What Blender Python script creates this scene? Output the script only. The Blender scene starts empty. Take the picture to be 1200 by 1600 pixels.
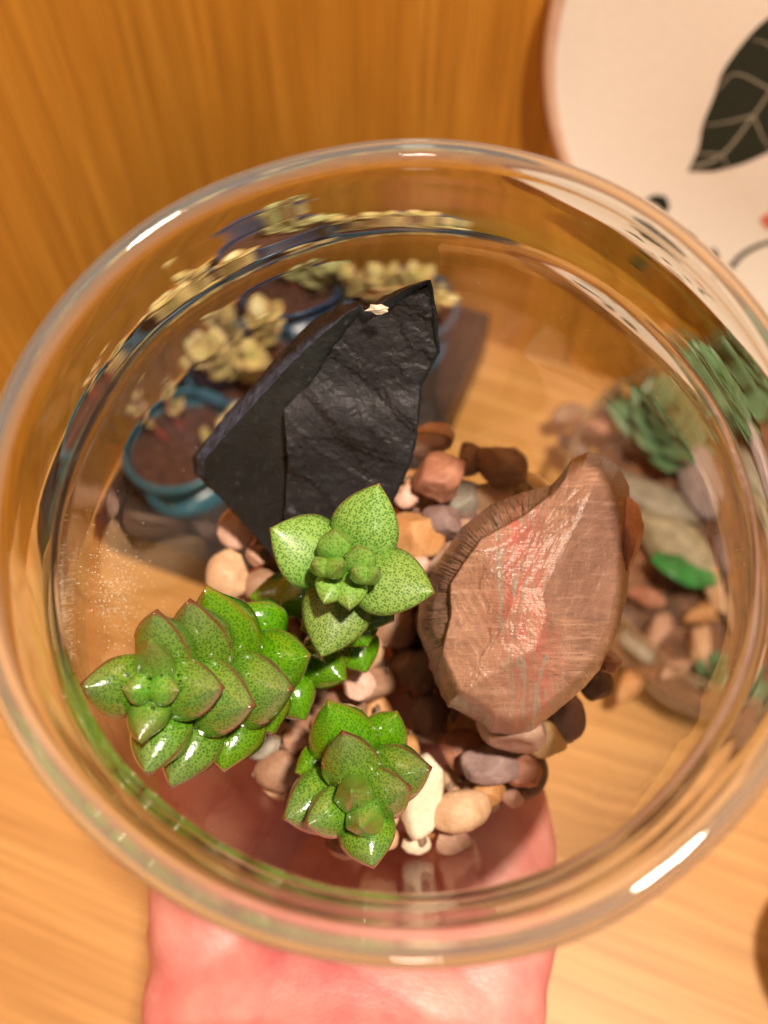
import bpy, bmesh, math, random
from mathutils import Vector as V, Matrix, noise
from mathutils.geometry import delaunay_2d_cdt

S = 0.01                      # all lengths below are centimetres; meshes are written in metres
rnd = random.Random(7)
scene = bpy.context.scene
C = scene.collection

# ------------------------------------------------------------------ camera
PITCH, YAW, HCAM, FPX = math.radians(60), math.radians(21), 40.0, 1400.0
HD = V((-math.sin(YAW), math.cos(YAW), 0))
FW = (HD * math.cos(PITCH) - V((0, 0, 1)) * math.sin(PITCH)).normalized()
RT = V((math.cos(YAW), math.sin(YAW), 0))
DN = FW.cross(RT).normalized()
EYE = V((0, 0, HCAM))
cd = bpy.data.cameras.new('camera')
cam = bpy.data.objects.new('camera', cd); C.objects.link(cam)
cd.sensor_fit = 'HORIZONTAL'; cd.sensor_width = 36; cd.lens = FPX / 1200 * 36
cd.clip_start = 0.005; cd.clip_end = 20
m = Matrix((RT, -DN, -FW)).transposed().to_4x4(); m.translation = EYE * S
cam.matrix_world = m
cd.dof.use_dof = True; cd.dof.focus_distance = 14.3 * S; cd.dof.aperture_fstop = 17.0
scene.camera = cam

# ------------------------------------------------------------------ world, lamps, exposure
w = bpy.data.worlds.new('World'); scene.world = w; w.use_nodes = True
bg = w.node_tree.nodes['Background']; bg.inputs[0].default_value = (1.0, 0.90, 0.80, 1); bg.inputs[1].default_value = 0.10
def lamp(name, loc, target, power, size, col):
    l = bpy.data.lights.new(name, 'AREA'); l.shape = 'DISK'; l.size = size * S; l.energy = power; l.color = col; l.cycles.is_caustics_light = True
    o = bpy.data.objects.new(name, l); C.objects.link(o)
    o.location = V(loc) * S
    o.rotation_euler = (V(target) - V(loc)).to_track_quat('-Z', 'Y').to_euler()
    return o
lamp('ceiling_lamp', (21, -2, 118), (-2, 8, 20), 19.0, 7.0, (1.0, 0.84, 0.68))
lamp('room_lamp', (30, -75, 72), (-4, 30, 14), 2.8, 12.0, (1.0, 0.86, 0.70))
scene.view_settings.view_transform = 'Standard'; scene.view_settings.look = 'None'
scene.view_settings.exposure = 0.0; scene.view_settings.gamma = 1.0
cy = scene.cycles
cy.use_denoising = True
cy.max_bounces = 9; cy.transparent_max_bounces = 24; cy.transmission_bounces = 8; cy.glossy_bounces = 4; cy.diffuse_bounces = 3
cy.use_adaptive_sampling = True; cy.adaptive_threshold = 0.02
cy.sample_clamp_indirect = 6.0

# ------------------------------------------------------------------ helpers
def at(px, py, d):            # point seen at photo pixel (px,py) at distance d along the optical axis
    return EYE + d * ((px - 600) / FPX * RT + (py - 800) / FPX * DN + FW)
def onz(px, py, z):           # same, on the horizontal plane z
    v = (px - 600) / FPX * RT + (py - 800) / FPX * DN + FW
    return EYE + v * ((z - HCAM) / v.z)
def ony(px, py, y):           # same, on the vertical plane Y = y
    v = (px - 600) / FPX * RT + (py - 800) / FPX * DN + FW
    return EYE + v * (y / v.y)
def tag(o, label, cat=None, group=None, kind=None):
    if label: o['label'] = label
    if cat: o['category'] = cat
    if group: o['group'] = group
    if kind: o['kind'] = kind
    return o
def thing(name, label, cat, loc, group=None):
    o = bpy.data.objects.new(name, None); C.objects.link(o); o.location = V(loc) * S
    o.empty_display_size = 0.01
    return tag(o, label, cat, group)
def link(name, me, mat, parent=None, mw=None, smooth=True):
    if mat and not me.materials: me.materials.append(mat)
    if smooth: me.polygons.foreach_set('use_smooth', [True] * len(me.polygons))
    o = bpy.data.objects.new(name, me); C.objects.link(o)
    mw = mw or Matrix()
    if parent:
        o.parent = parent
        o.matrix_basis = base_of(parent).inverted() @ mw
    else:
        o.matrix_basis = mw
    return o
def base_of(o):
    return (base_of(o.parent) @ o.matrix_basis) if o.parent else o.matrix_basis
def mesh(name, verts, faces):
    me = bpy.data.meshes.new(name); me.from_pydata([tuple(V(v) * S) for v in verts], [], faces); me.update(); return me
def bm_mesh(name, bm):
    me = bpy.data.meshes.new(name); bm.to_mesh(me); bm.free(); return me
def recalc(me):
    bm = bmesh.new(); bm.from_mesh(me); bmesh.ops.recalc_face_normals(bm, faces=bm.faces); bm.to_mesh(me); bm.free(); return me
def trans(p): return Matrix.Translation(V(p) * S)
def frame(x, z, o):           # matrix with local x, z axes (cm origin)
    x = V(x).normalized(); z = (V(z) - V(z).dot(x) * x).normalized(); y = z.cross(x)
    mm = Matrix((x, y, z)).transposed().to_4x4(); mm.translation = V(o) * S; return mm
def lathe(name, prof, seg=128, close=False, wob=None):
    vs, fs = [], []; n = len(prof)
    for i in range(seg):
        a = 2 * math.pi * i / seg
        for j, (r, z) in enumerate(prof):
            k = wob(a, z) if wob else 0
            vs.append(((r + k) * math.cos(a), (r + k) * math.sin(a), z))
    for i in range(seg):
        i2 = (i + 1) % seg
        for j in range(n if close else n - 1):
            j2 = (j + 1) % n
            fs.append((i * n + j, i2 * n + j, i2 * n + j2, i * n + j2))
    return mesh(name, vs, fs)
def tube(name, pts, rad, seg=12):
    pts = [V(p) for p in pts]
    rad = rad if isinstance(rad, (list, tuple)) else [rad] * len(pts)
    vs, fs = [], []
    up = V((0.13, 0.31, 0.94))
    for i, p in enumerate(pts):
        t = (pts[min(i + 1, len(pts) - 1)] - pts[max(i - 1, 0)]).normalized()
        x = t.cross(up).normalized(); y = t.cross(x)
        for k in range(seg):
            a = 2 * math.pi * k / seg
            vs.append(p + rad[i] * (math.cos(a) * x + math.sin(a) * y))
    for i in range(len(pts) - 1):
        for k in range(seg):
            k2 = (k + 1) % seg
            fs.append((i * seg + k, i * seg + k2, (i + 1) * seg + k2, (i + 1) * seg + k))
    fs.append(tuple(range(seg))[::-1]); fs.append(tuple((len(pts) - 1) * seg + k for k in range(seg)))
    return recalc(mesh(name, vs, fs))
def spline(pts, n=8):
    pts = [V(p) for p in pts]; out = []
    q = [2 * pts[0] - pts[1]] + pts + [2 * pts[-1] - pts[-2]]
    for i in range(1, len(q) - 2):
        for k in range(n):
            t = k / n
            a, b, c, d = q[i - 1], q[i], q[i + 1], q[i + 2]
            out.append(0.5 * ((2 * b) + (c - a) * t + (2 * a - 5 * b + 4 * c - d) * t * t + (3 * b - a - 3 * c + d) * t ** 3))
    out.append(pts[-1]); return out
def sstep(a, b, x):
    t = min(1, max(0, (x - a) / (b - a))); return t * t * (3 - 2 * t)

# ------------------------------------------------------------------ materials
class N:                       # tiny node-tree helper
    def __init__(s, name):
        s.m = bpy.data.materials.new(name); s.m.use_nodes = True; s.t = s.m.node_tree
        s.p = s.t.nodes['Principled BSDF']; s.out = s.t.nodes['Material Output']
    def n(s, typ, **kw):
        nd = s.t.nodes.new(typ)
        for k, v in kw.items():
            if k.startswith('i_'):
                key = k[2:]; key = int(key) if key.isdigit() else key.replace('_', ' ')
                s.set(nd.inputs[key], v)
            else: setattr(nd, k, v)
        return nd
    def set(s, inp, v):
        if isinstance(v, bpy.types.NodeSocket): s.t.links.new(v, inp)
        elif isinstance(v, (tuple, list)) and len(v) == 3 and inp.type == 'RGBA': inp.default_value = (*v, 1)
        else: inp.default_value = v
    def mix(s, f, a, b, mode='MIX'):
        nd = s.t.nodes.new('ShaderNodeMix'); nd.data_type = 'RGBA'; nd.blend_type = mode; nd.clamp_factor = True
        s.set(nd.inputs[0], f); s.set(nd.inputs[6], a); s.set(nd.inputs[7], b); return nd.outputs[2]
    def math(s, op, a, b=0.0, c=None):
        nd = s.t.nodes.new('ShaderNodeMath'); nd.operation = op
        s.set(nd.inputs[0], a); s.set(nd.inputs[1], b)
        if c is not None: s.set(nd.inputs[2], c)
        return nd.outputs[0]
    def ramp(s, f, stops):
        nd = s.t.nodes.new('ShaderNodeValToRGB'); e = nd.color_ramp.elements
        while len(e) < len(stops): e.new(0.5)
        for el, (p, c) in zip(e, stops):
            el.position = p; el.color = (*c, 1) if len(c) == 3 else c
        s.set(nd.inputs[0], f); return nd.outputs[0]
    def coord(s, scale=(1, 1, 1), kind='Object', rot=(0, 0, 0)):
        tc = s.t.nodes.new('ShaderNodeTexCoord'); mp = s.t.nodes.new('ShaderNodeMapping')
        s.t.links.new(tc.outputs[kind], mp.inputs[0]); mp.inputs['Scale'].default_value = scale; mp.inputs['Rotation'].default_value = rot
        return mp.outputs[0]
    def noise(s, vec, scale, detail=4, rough=0.55, dist=0):
        nd = s.n('ShaderNodeTexNoise'); s.set(nd.inputs['Vector'], vec); nd.inputs['Scale'].default_value = scale
        nd.inputs['Detail'].default_value = detail; nd.inputs['Roughness'].default_value = rough; nd.inputs['Distortion'].default_value = dist
        return nd.outputs[0]
    def bump(s, h, strength, dist):
        nd = s.n('ShaderNodeBump'); nd.inputs['Strength'].default_value = strength; nd.inputs['Distance'].default_value = dist
        s.set(nd.inputs['Height'], h); s.set(s.p.inputs['Normal'], nd.outputs[0]); return nd.outputs[0]
    def base(s, c): s.set(s.p.inputs['Base Color'], c)
    def props(s, **kw):
        for k, v in kw.items(): s.set(s.p.inputs[k.replace('_', ' ')], v)

def wood_mat(name, dark, mid, light, grain, rough=0.45, scale=1.0):
    k = N(name)
    sc = {'x': (1.1, 26, 26), 'z': (26, 26, 1.1)}[grain]
    co = k.coord(tuple(a * scale for a in sc))
    big = k.noise(k.coord(tuple(a * scale * 0.28 for a in sc)), 1.5, 3, 0.5, 0.4)
    n1 = k.noise(co, 2.2, 6, 0.6, 0.3)
    fine = k.noise(k.coord(tuple(a * scale * (9 if a > 10 else 3) for a in sc)), 2.0, 3, 0.6)
    c = k.ramp(n1, [(0.30, dark), (0.5, mid), (0.72, light)])
    c = k.mix(k.math('MULTIPLY', big, 0.55), c, k.mix(0.5, dark, mid), 'MIX')
    c = k.mix(k.ramp(fine, [(0.36, (0.75,) * 3), (0.56, (0, 0, 0))]), c, tuple(x * .8 for x in dark))
    k.base(c); k.props(Roughness=rough)
    k.bump(fine, 0.08, 0.0006)
    return k.m
TABLE = wood_mat('oak_laminate', (0.44, 0.205, 0.05), (0.60, 0.32, 0.10), (0.71, 0.42, 0.155), 'x')
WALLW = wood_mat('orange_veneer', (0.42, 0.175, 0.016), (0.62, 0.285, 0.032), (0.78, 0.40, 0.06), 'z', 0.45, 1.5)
WALLL = wood_mat('orange_veneer_shade_tint', (0.38, 0.155, 0.014), (0.54, 0.245, 0.028), (0.68, 0.35, 0.052), 'z', 0.45, 1.5)  # wall veneer with shade mixed into its colour, offsetting the lamp at the corner

def plain(name, col, rough=0.5, var=0.15, scale=300, bump=0.0, bdist=0.0005, spec=0.5, **kw):
    k = N(name); n = k.noise(k.coord(), scale, 4, 0.6)
    dark = tuple(c * (1 - var) for c in col); lite = tuple(min(1, c * (1 + var)) for c in col)
    k.base(k.ramp(n, [(0.3, dark), (0.7, lite)])); k.props(Roughness=rough, **kw)
    k.p.inputs['Specular IOR Level'].default_value = spec
    if bump: k.bump(n, bump, bdist)
    return k.m

def thin_glass(name, tint=(0.97, 0.975, 0.955), f0=0.03):
    k = N(name); t = k.t; t.nodes.remove(k.p)
    lw = k.n('ShaderNodeLayerWeight'); lw.inputs[0].default_value = 0.5
    f = k.math('POWER', lw.outputs['Facing'], 4.2)
    f = k.math('MULTIPLY_ADD', f, 0.90, f0)
    tr = k.n('ShaderNodeBsdfTransparent'); tr.inputs[0].default_value = (*tint, 1)
    gl = k.n('ShaderNodeBsdfGlossy'); gl.inputs['Roughness'].default_value = 0.015; gl.inputs[0].default_value = (0.95, 0.95, 0.93, 1)
    mx = k.n('ShaderNodeMixShader'); k.set(mx.inputs[0], f); t.links.new(tr.outputs[0], mx.inputs[1]); t.links.new(gl.outputs[0], mx.inputs[2])
    # faint smears and water marks on the glass
    sm = k.ramp(k.noise(k.coord((1, 1, 1)), 34, 5, 0.7, 1.2), [(0.52, (0, 0, 0)), (0.80, (0.07,) * 3)])
    df = k.n('ShaderNodeBsdfDiffuse'); df.inputs[0].default_value = (0.8, 0.75, 0.68, 1)
    m2 = k.n('ShaderNodeMixShader'); k.set(m2.inputs[0], sm); t.links.new(mx.outputs[0], m2.inputs[1]); t.links.new(df.outputs[0], m2.inputs[2])
    t.links.new(m2.outputs[0], k.out.inputs[0]); return k.m
GLASS_WALL = thin_glass('thin_clear_glass')
def clear_glass(name, milk=0.0):
    k = N(name); t = k.t; t.nodes.remove(k.p)
    g = k.n('ShaderNodeBsdfGlass'); g.inputs['Roughness'].default_value = 0.0; g.inputs['IOR'].default_value = 1.5; g.inputs[0].default_value = (0.97, 0.975, 0.95, 1)
    df = k.n('ShaderNodeBsdfDiffuse'); df.inputs[0].default_value = (0.75, 0.72, 0.68, 1)
    mx = k.n('ShaderNodeMixShader'); mx.inputs[0].default_value = milk; t.links.new(g.outputs[0], mx.inputs[1]); t.links.new(df.outputs[0], mx.inputs[2])
    t.links.new(mx.outputs[0] if milk else g.outputs[0], k.out.inputs[0]); return k.m
def thick_glass(name, col=(0.90, 0.90, 0.86), tw=0.93):
    k = N(name); k.base(col); k.props(Roughness=0.02, IOR=1.5); k.p.inputs['Transmission Weight'].default_value = tw; return k.m
GLASS_RIM = clear_glass('thick_clear_glass')
GLASS_DISH = thick_glass('dish_glass', (0.96, 0.96, 0.93), 1.0)

def leaf_mat(name, pale, green, deep, edge, tipc, tip_amt, dots, rough, dot_scale=2300, coat=0.35):
    k = N(name)
    at_ = k.n('ShaderNodeAttribute'); at_.attribute_name = 'leaf'
    sep = k.n('ShaderNodeSeparateColor'); k.set(sep.inputs[0], at_.outputs['Color'])
    e, u, top = sep.outputs[0], sep.outputs[1], sep.outputs[2]
    vo = k.n('ShaderNodeTexVoronoi'); k.set(vo.inputs['Vector'], k.coord((1, 1, 1))); vo.inputs['Scale'].default_value = dot_scale
    vo.inputs['Randomness'].default_value = 0.7
    d = k.ramp(vo.outputs['Distance'], [(0.30, (1, 1, 1)), (0.56, (0, 0, 0))])
    big = k.noise(k.coord(), 260, 3, 0.6)
    zone = k.ramp(k.math('MULTIPLY_ADD', big, 0.5, k.math('MULTIPLY', u, 0.55)), [(0.26, (0, 0, 0)), (0.52, (1, 1, 1))])
    palec = k.mix(zone, green, pale)
    c = k.mix(k.math('MULTIPLY', d, dots), palec, deep)
    under = k.mix(k.math('MULTIPLY', d, dots * 0.45), green, deep)
    c = k.mix(k.math('MULTIPLY_ADD', top, 0.8, 0.2), under, c)
    tp = k.ramp(u, [(0.55, (0, 0, 0)), (1.0, (1, 1, 1))])
    c = k.mix(k.math('MULTIPLY', tp, tip_amt), c, tipc)
    c = k.mix(k.ramp(k.math('MULTIPLY', e, k.math('MULTIPLY_ADD', u, 0.75, 0.35)), [(0.50, (0, 0, 0)), (0.9, (0.9,) * 3)]), c, edge)
    oi = k.n('ShaderNodeObjectInfo')
    hs = k.n('ShaderNodeHueSaturation'); k.set(hs.inputs['Color'], c)
    k.set(hs.inputs['Value'], k.math('MULTIPLY_ADD', oi.outputs['Random'], 0.25, 0.88)); k.set(hs.inputs['Hue'], k.math('MULTIPLY_ADD', oi.outputs['Random'], 0.02, 0.49))
    k.base(hs.outputs[0])
    k.props(Roughness=rough)
    k.p.inputs['Subsurface Weight'].default_value = 0.18; k.p.inputs['Subsurface Radius'].default_value = (0.0012, 0.002, 0.0006); k.p.inputs['Subsurface Scale'].default_value = 1.0
    k.p.inputs['Coat Weight'].default_value = coat; k.p.inputs['Coat Roughness'].default_value = 0.05
    k.bump(k.math('ADD', k.math('MULTIPLY', vo.outputs['Distance'], 0.6), k.noise(k.coord(), 500, 2)), 0.14, 0.0003)
    return k.m
EDGE = (0.16, 0.045, 0.03)
LEAF_A = leaf_mat('pale_speckled_leaf', (0.21, 0.34, 0.07), (0.08, 0.23, 0.008), (0.035, 0.12, 0.005), (0.15, 0.085, 0.02), (0.16, 0.06, 0.05), 0.0, 0.85, 0.42, coat=0.05)
LEAF_AB = leaf_mat('young_speckled_leaf', (0.21, 0.40, 0.07), (0.13, 0.34, 0.025), (0.05, 0.18, 0.010), (0.12, 0.16, 0.03), (0.12, 0.03, 0.03), 0.35, 0.7, 0.4, 2100, coat=0.05)
LEAF_B = leaf_mat('glossy_speckled_leaf', (0.125, 0.25, 0.022), (0.046, 0.19, 0.001), (0.013, 0.075, 0.001), (0.13, 0.030, 0.020), (0.17, 0.15, 0.12), 0.38, 0.72, 0.2, 2250, coat=1.0)
LEAF_BC = leaf_mat('young_green_leaf', (0.13, 0.30, 0.035), (0.075, 0.25, 0.010), (0.035, 0.15, 0.006), (0.10, 0.20, 0.03), (0.20, 0.04, 0.045), 0.5, 0.75, 0.28, 2200, coat=0.8)
LEAF_L = leaf_mat('lime_leaf', (0.10, 0.25, 0.004), (0.050, 0.195, 0.001), (0.020, 0.105, 0.001), (0.20, 0.16, 0.02), (0.2, 0.3, 0.04), 0.1, 0.75, 0.18, 2100, coat=1.0)
STEM = plain('green_brown_stem', (0.10, 0.12, 0.03), 0.6, 0.3)

# ------------------------------------------------------------------ the setting: table top and cabinet panels
WX, WY = -23.4, 34.6
def slab(name, x0, x1, y0, y1, z0, z1, mat):
    bm = bmesh.new(); bmesh.ops.create_cube(bm, size=1)
    for v in bm.verts:
        v.co = V(((x0 if v.co.x < 0 else x1), (y0 if v.co.y < 0 else y1), (z0 if v.co.z < 0 else z1))) * S
    o = link(name, bm_mesh(name, bm), mat, smooth=False); o['kind'] = 'structure'; return o
slab('table', -80, 90, -70, 40, -3, 0, TABLE)
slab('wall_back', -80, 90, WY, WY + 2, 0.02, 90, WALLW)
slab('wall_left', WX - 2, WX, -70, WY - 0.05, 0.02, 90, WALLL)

# ------------------------------------------------------------------ the glass bowl (axis leans towards the camera)
NC = V((0.013, 0.32, 0)); NC.z = math.sqrt(1 - NC.x ** 2 - NC.y ** 2)
RIMC = EYE + 0.244 * RT - 0.259 * DN + 10.323 * FW           # centre of the rim
AX = (NC.x * RT + NC.y * DN + NC.z * FW).normalized()        # down the bowl
BX = (RT - RT.dot(AX) * AX).normalized()                     # to the right
BY = AX.cross(BX).normalized()                               # towards the viewer
if BY.dot(DN) < 0: BY = -BY
TB = 11.7
def bl(x, y, t): return RIMC + BX * x + BY * y + AX * t      # bowl coordinates
def onbed(px, py, t):                                        # pixel -> plane across the bowl at depth t
    v = (px - 600) / FPX * RT + (py - 800) / FPX * DN + FW
    return EYE + v * ((RIMC + AX * t - EYE).dot(AX) / v.dot(AX))
BM = Matrix((BX, (-AX).cross(BX), -AX)).transposed().to_4x4(); BM.translation = bl(0, 0, TB) * S
bowl = thing('glass_bowl', 'round clear glass fishbowl with flared lip, held on a hand, full of pebbles', 'bowl', bl(0, 0, TB))
def wob(a, z): return 0.03 * math.sin(2 * a + 0.7) + 0.024 * math.sin(3 * a + z) + 0.016 * math.sin(5 * a + 2) + 0.008 * math.sin(9 * a + 1 + z)
prof = [(4.80, 0.12), (4.72, 0.35), (4.62, 0.65), (4.53, 0.95), (4.48, 1.2), (4.52, 1.5), (4.66, 1.95), (4.85, 2.5), (5.05, 3.2), (5.22, 4.1), (5.30, 5.0),
        (5.30, 5.9), (5.22, 6.8), (5.06, 7.7), (4.82, 8.6), (4.50, 9.4), (4.10, 10.1), (3.60, 10.75), (3.05, 11.2), (2.5, 11.5), (2.2, 11.62), (1.2, 11.66), (0.02, 11.68)]
def prof_r(t):
    for (r0, t0), (r1, t1) in zip(prof, prof[1:]):
        if t0 <= t <= t1: return r0 + (r1 - r0) * (t - t0) / (t1 - t0)
    return prof[-1][0]
# rim, neck and belly are one closed glass shell
bead = [(4.82 + 0.17 * math.cos(a), 0.04 + 0.15 * math.sin(a)) for a in [math.radians(q) for q in range(60, -241, -25)]]   # outer side, over the lip, to the inner side
oc = [(4.74, 0.34), (4.67, 0.62), (4.59, 0.90), (4.545, 1.12), (4.535, 1.30), (4.60, 1.62), (4.76, 2.1), (4.93, 2.7), (5.09, 3.4), (5.22, 4.1), (5.30, 5.0),
      (5.30, 5.9), (5.22, 6.8), (5.06, 7.7), (4.82, 8.6), (4.50, 9.4), (4.10, 10.1), (3.60, 10.75), (3.05, 11.25), (2.6, 11.6), (2.35, 11.72), (1.6, 11.70), (0.004, 11.66)]
ic = [(0.004, 11.45), (1.6, 11.45), (2.5, 11.38), (2.98, 11.12), (3.53, 10.66), (4.04, 10.03), (4.44, 9.36), (4.76, 8.58), (5.005, 7.69), (5.165, 6.8), (5.245, 5.9), (5.245, 5.0),
      (5.165, 4.1), (5.03, 3.4), (4.865, 2.7), (4.69, 2.1), (4.515, 1.62), (4.43, 1.32), (4.435, 1.12), (4.495, 0.90), (4.585, 0.62), (4.66, 0.34)]
def smooth(pts): return [(p.x, p.y) for p in spline([V((r, t, 0)) for r, t in pts], 3)]
closed = smooth([bead[0]] + oc) + smooth(ic + [bead[-1]]) + bead[::-1][1:-1]
rim = link('shell', recalc(lathe('shell', [(r, TB - t) for r, t in closed], 200, True, lambda a, z: wob(a, z) * min(1, max(0, (z - 4.0) / 3)))), GLASS_RIM, bowl, BM)
rim.data.materials.append(clear_glass('painted_sheen_rim_glass', 0.10))  # pale diffuse share stands in for room light reflected in the rim
for p in rim.data.polygons:
    if TB - p.center.z / S < 0.10: p.material_index = 1
rim.cycles.is_caustics_caster = True
foot = [(2.46 + .12 * math.cos(q), TB - 11.78 - .05 * math.sin(q)) for q in [2 * math.pi * i / 12 for i in range(12)]]
link('foot_ring', lathe('foot_ring', foot, 120, True), GLASS_WALL, bowl, BM)
# dust on the inside of the glass
dv, df = [], []
def speck(p, r):
    i = len(dv)
    for d in ((1, 0, 0), (-.5, .8, 0), (-.5, -.8, 0), (0, 0, 1)): dv.append(p + V(d) * r)
    df.extend([(i, i + 1, i + 2), (i, i + 1, i + 3), (i + 1, i + 2, i + 3), (i + 2, i, i + 3)])
def wall_r(t):
    for (r0, t0), (r1, t1) in zip(prof, prof[1:]):
        if t0 <= t <= t1: return r0 + (r1 - r0) * (t - t0) / (t1 - t0)
    return 1
for i in range(420):
    a = math.radians(rnd.gauss(183, 5)); t = rnd.gauss(6.2, 0.8)
    t = min(8.5, max(4, t)); r = wall_r(t) - 0.085
    speck(bl(r * math.cos(a), r * math.sin(a), t), rnd.choice([0.008, 0.010, 0.012, 0.016]))
for i in range(150):
    a = rnd.uniform(0, 2 * math.pi); t = rnd.uniform(2.0, 8.8); r = wall_r(t) - 0.085
    speck(bl(r * math.cos(a), r * math.sin(a), t), rnd.choice([0.006, 0.008, 0.011]))
dust = link('dust', mesh('dust', dv, df), plain('dust', (0.9, 0.85, 0.75), 0.9), bowl, smooth=False); dust['kind'] = 'stuff'

# ------------------------------------------------------------------ hand under the bowl
def hand():
    bm = bmesh.new()
    def ell(c, r, rz=0.0, rx=0.0):
        M = (Matrix.Translation(V(c)) @ Matrix.Rotation(rz, 4, 'Z') @ Matrix.Rotation(rx, 4, 'X') @ Matrix.Diagonal((*r, 1)))
        bmesh.ops.create_icosphere(bm, subdivisions=4, radius=1, matrix=M)
    def chain(pts, rad, sq=1.0):
        sp = spline(pts, 7); n = len(sp)
        for i, p in enumerate(sp):
            f = i / (n - 1) * (len(rad) - 1); k = min(int(f), len(rad) - 2); r = rad[k] + (rad[k + 1] - rad[k]) * (f - k)
            bmesh.ops.create_icosphere(bm, subdivisions=2, radius=1, matrix=Matrix.Translation(p) @ Matrix.Diagonal((r, r, r * sq, 1)))
    # bowl coordinates: x right, y towards the viewer, z = depth t
    ell((-0.9, 2.6, 13.1), (4.3, 4.0, 1.15))
    ell((-3.9, 4.4, 12.2), (1.75, 3.2, 1.35), 0.12, -0.25)
    ell((1.9, 4.8, 12.1), (1.65, 3.6, 1.3), 0.05, -0.25)
    for a, b in zip(((-1.2, 6.0, 12.3), (-1.25, 7.3, 11.7), (-1.3, 8.8, 11.1), (-1.3, 10.6, 10.4), (-1.3, 12.6, 9.7), (-1.3, 15, 8.9), (-1.3, 18, 8.0)),
                    ((4.55, 2.6, 1.5), (4.35, 2.4, 1.6), (4.15, 2.4, 1.75), (4.0, 2.4, 1.9), (4.0, 2.6, 2.1), (4.1, 3, 2.3), (4.3, 3, 2.5))):
        ell(a, b, 0, -0.35)
    chain([(-4.2, 3.6, 12.2), (-4.8, 2.6, 12.1), (-4.9, 1.7, 11.6), (-4.7, 0.9, 11.0)], [1.35, 1.05, 0.95, 0.68])
    for x0, x1, ln in ((-3.4, -3.1, 5.2), (-1.6, -1.2, 6.0), (0.2, 0.5, 5.6), (1.9, 2.0, 4.5)):
        chain([(x0, 1.5, 13.1), (x0 * .6 + x1 * .4, 1.5 - ln * .45, 13.25), (x0 * .3 + x1 * .7, 1.5 - ln * .8, 12.9), (x1, 1.5 - ln * 1.05, 12.2)], [0.95, 0.85, 0.76, 0.6])
    me = bm_mesh('hand_raw', bm)
    o = bpy.data.objects.new('hand_raw', me); C.objects.link(o)
    r = o.modifiers.new('r', 'REMESH'); r.mode = 'VOXEL'; r.voxel_size = 0.10
    s = o.modifiers.new('s', 'SMOOTH'); s.factor = 0.6; s.iterations = 22
    dg = bpy.context.evaluated_depsgraph_get(); dg.update()
    out = bpy.data.meshes.new_from_object(o.evaluated_get(dg))
    bpy.data.objects.remove(o)
    for v in out.vertices:
        c = v.co.copy()
        c.z += 0.03 * noise.noise(c * 0.7) + 0.006 * noise.noise(V((c.x * 2.5 + c.y * 2.2, c.y * 1.2 - c.x, c.z)) * 1.7)
        for y0, kx, amp, wdt in ((8.0, .16, .035, .13), (8.9, .10, .03, .12), (9.8, -.12, .025, .14), (6.9, .35, .025, .12)):
            q = c.y - (y0 + kx * c.x + .18 * math.sin(c.x * 1.3 + y0) + .1 * noise.noise(V((c.x, y0, 2))))
            c.z += amp * math.exp(-(q / wdt) ** 2)
        c.z += 0.010 * noise.noise(V((c.x * 1.2 + c.y * .6, c.y * 4.5 - c.x * 2.2, 5)))
        v.co = bl(c.x, c.y, c.z) * S
    out.name = 'hand'; return recalc(out)
def skin_mat():
    k = N('pink_skin')
    n = k.noise(k.coord(), 45, 4, 0.6); f = k.noise(k.coord((1, 1, 1)), 900, 3)
    wv = k.n('ShaderNodeTexVoronoi'); k.set(wv.inputs['Vector'], k.coord((1.0, 2.2, 1))); wv.inputs['Scale'].default_value = 420; wv.feature = 'DISTANCE_TO_EDGE'
    c = k.ramp(n, [(0.3, (0.47, 0.11, 0.115)), (0.5, (0.58, 0.205, 0.185)), (0.7, (0.65, 0.31, 0.265))])
    k.base(c); k.props(Roughness=0.46)
    k.p.inputs['Subsurface Weight'].default_value = 0.2; k.p.inputs['Subsurface Radius'].default_value = (0.006, 0.002, 0.001); k.p.inputs['Subsurface Scale'].default_value = 1
    k.bump(k.math('ADD', k.math('MULTIPLY', k.ramp(wv.outputs[0], [(0, (0, 0, 0)), (0.12, (1, 1, 1))]), 0.8), f), 0.16, 0.0004)
    return k.m
hm = hand()
ho = link('hand', hm, skin_mat()); tag(ho, 'bare pink hand, palm up, carrying the glass bowl from below', 'hand')

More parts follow.
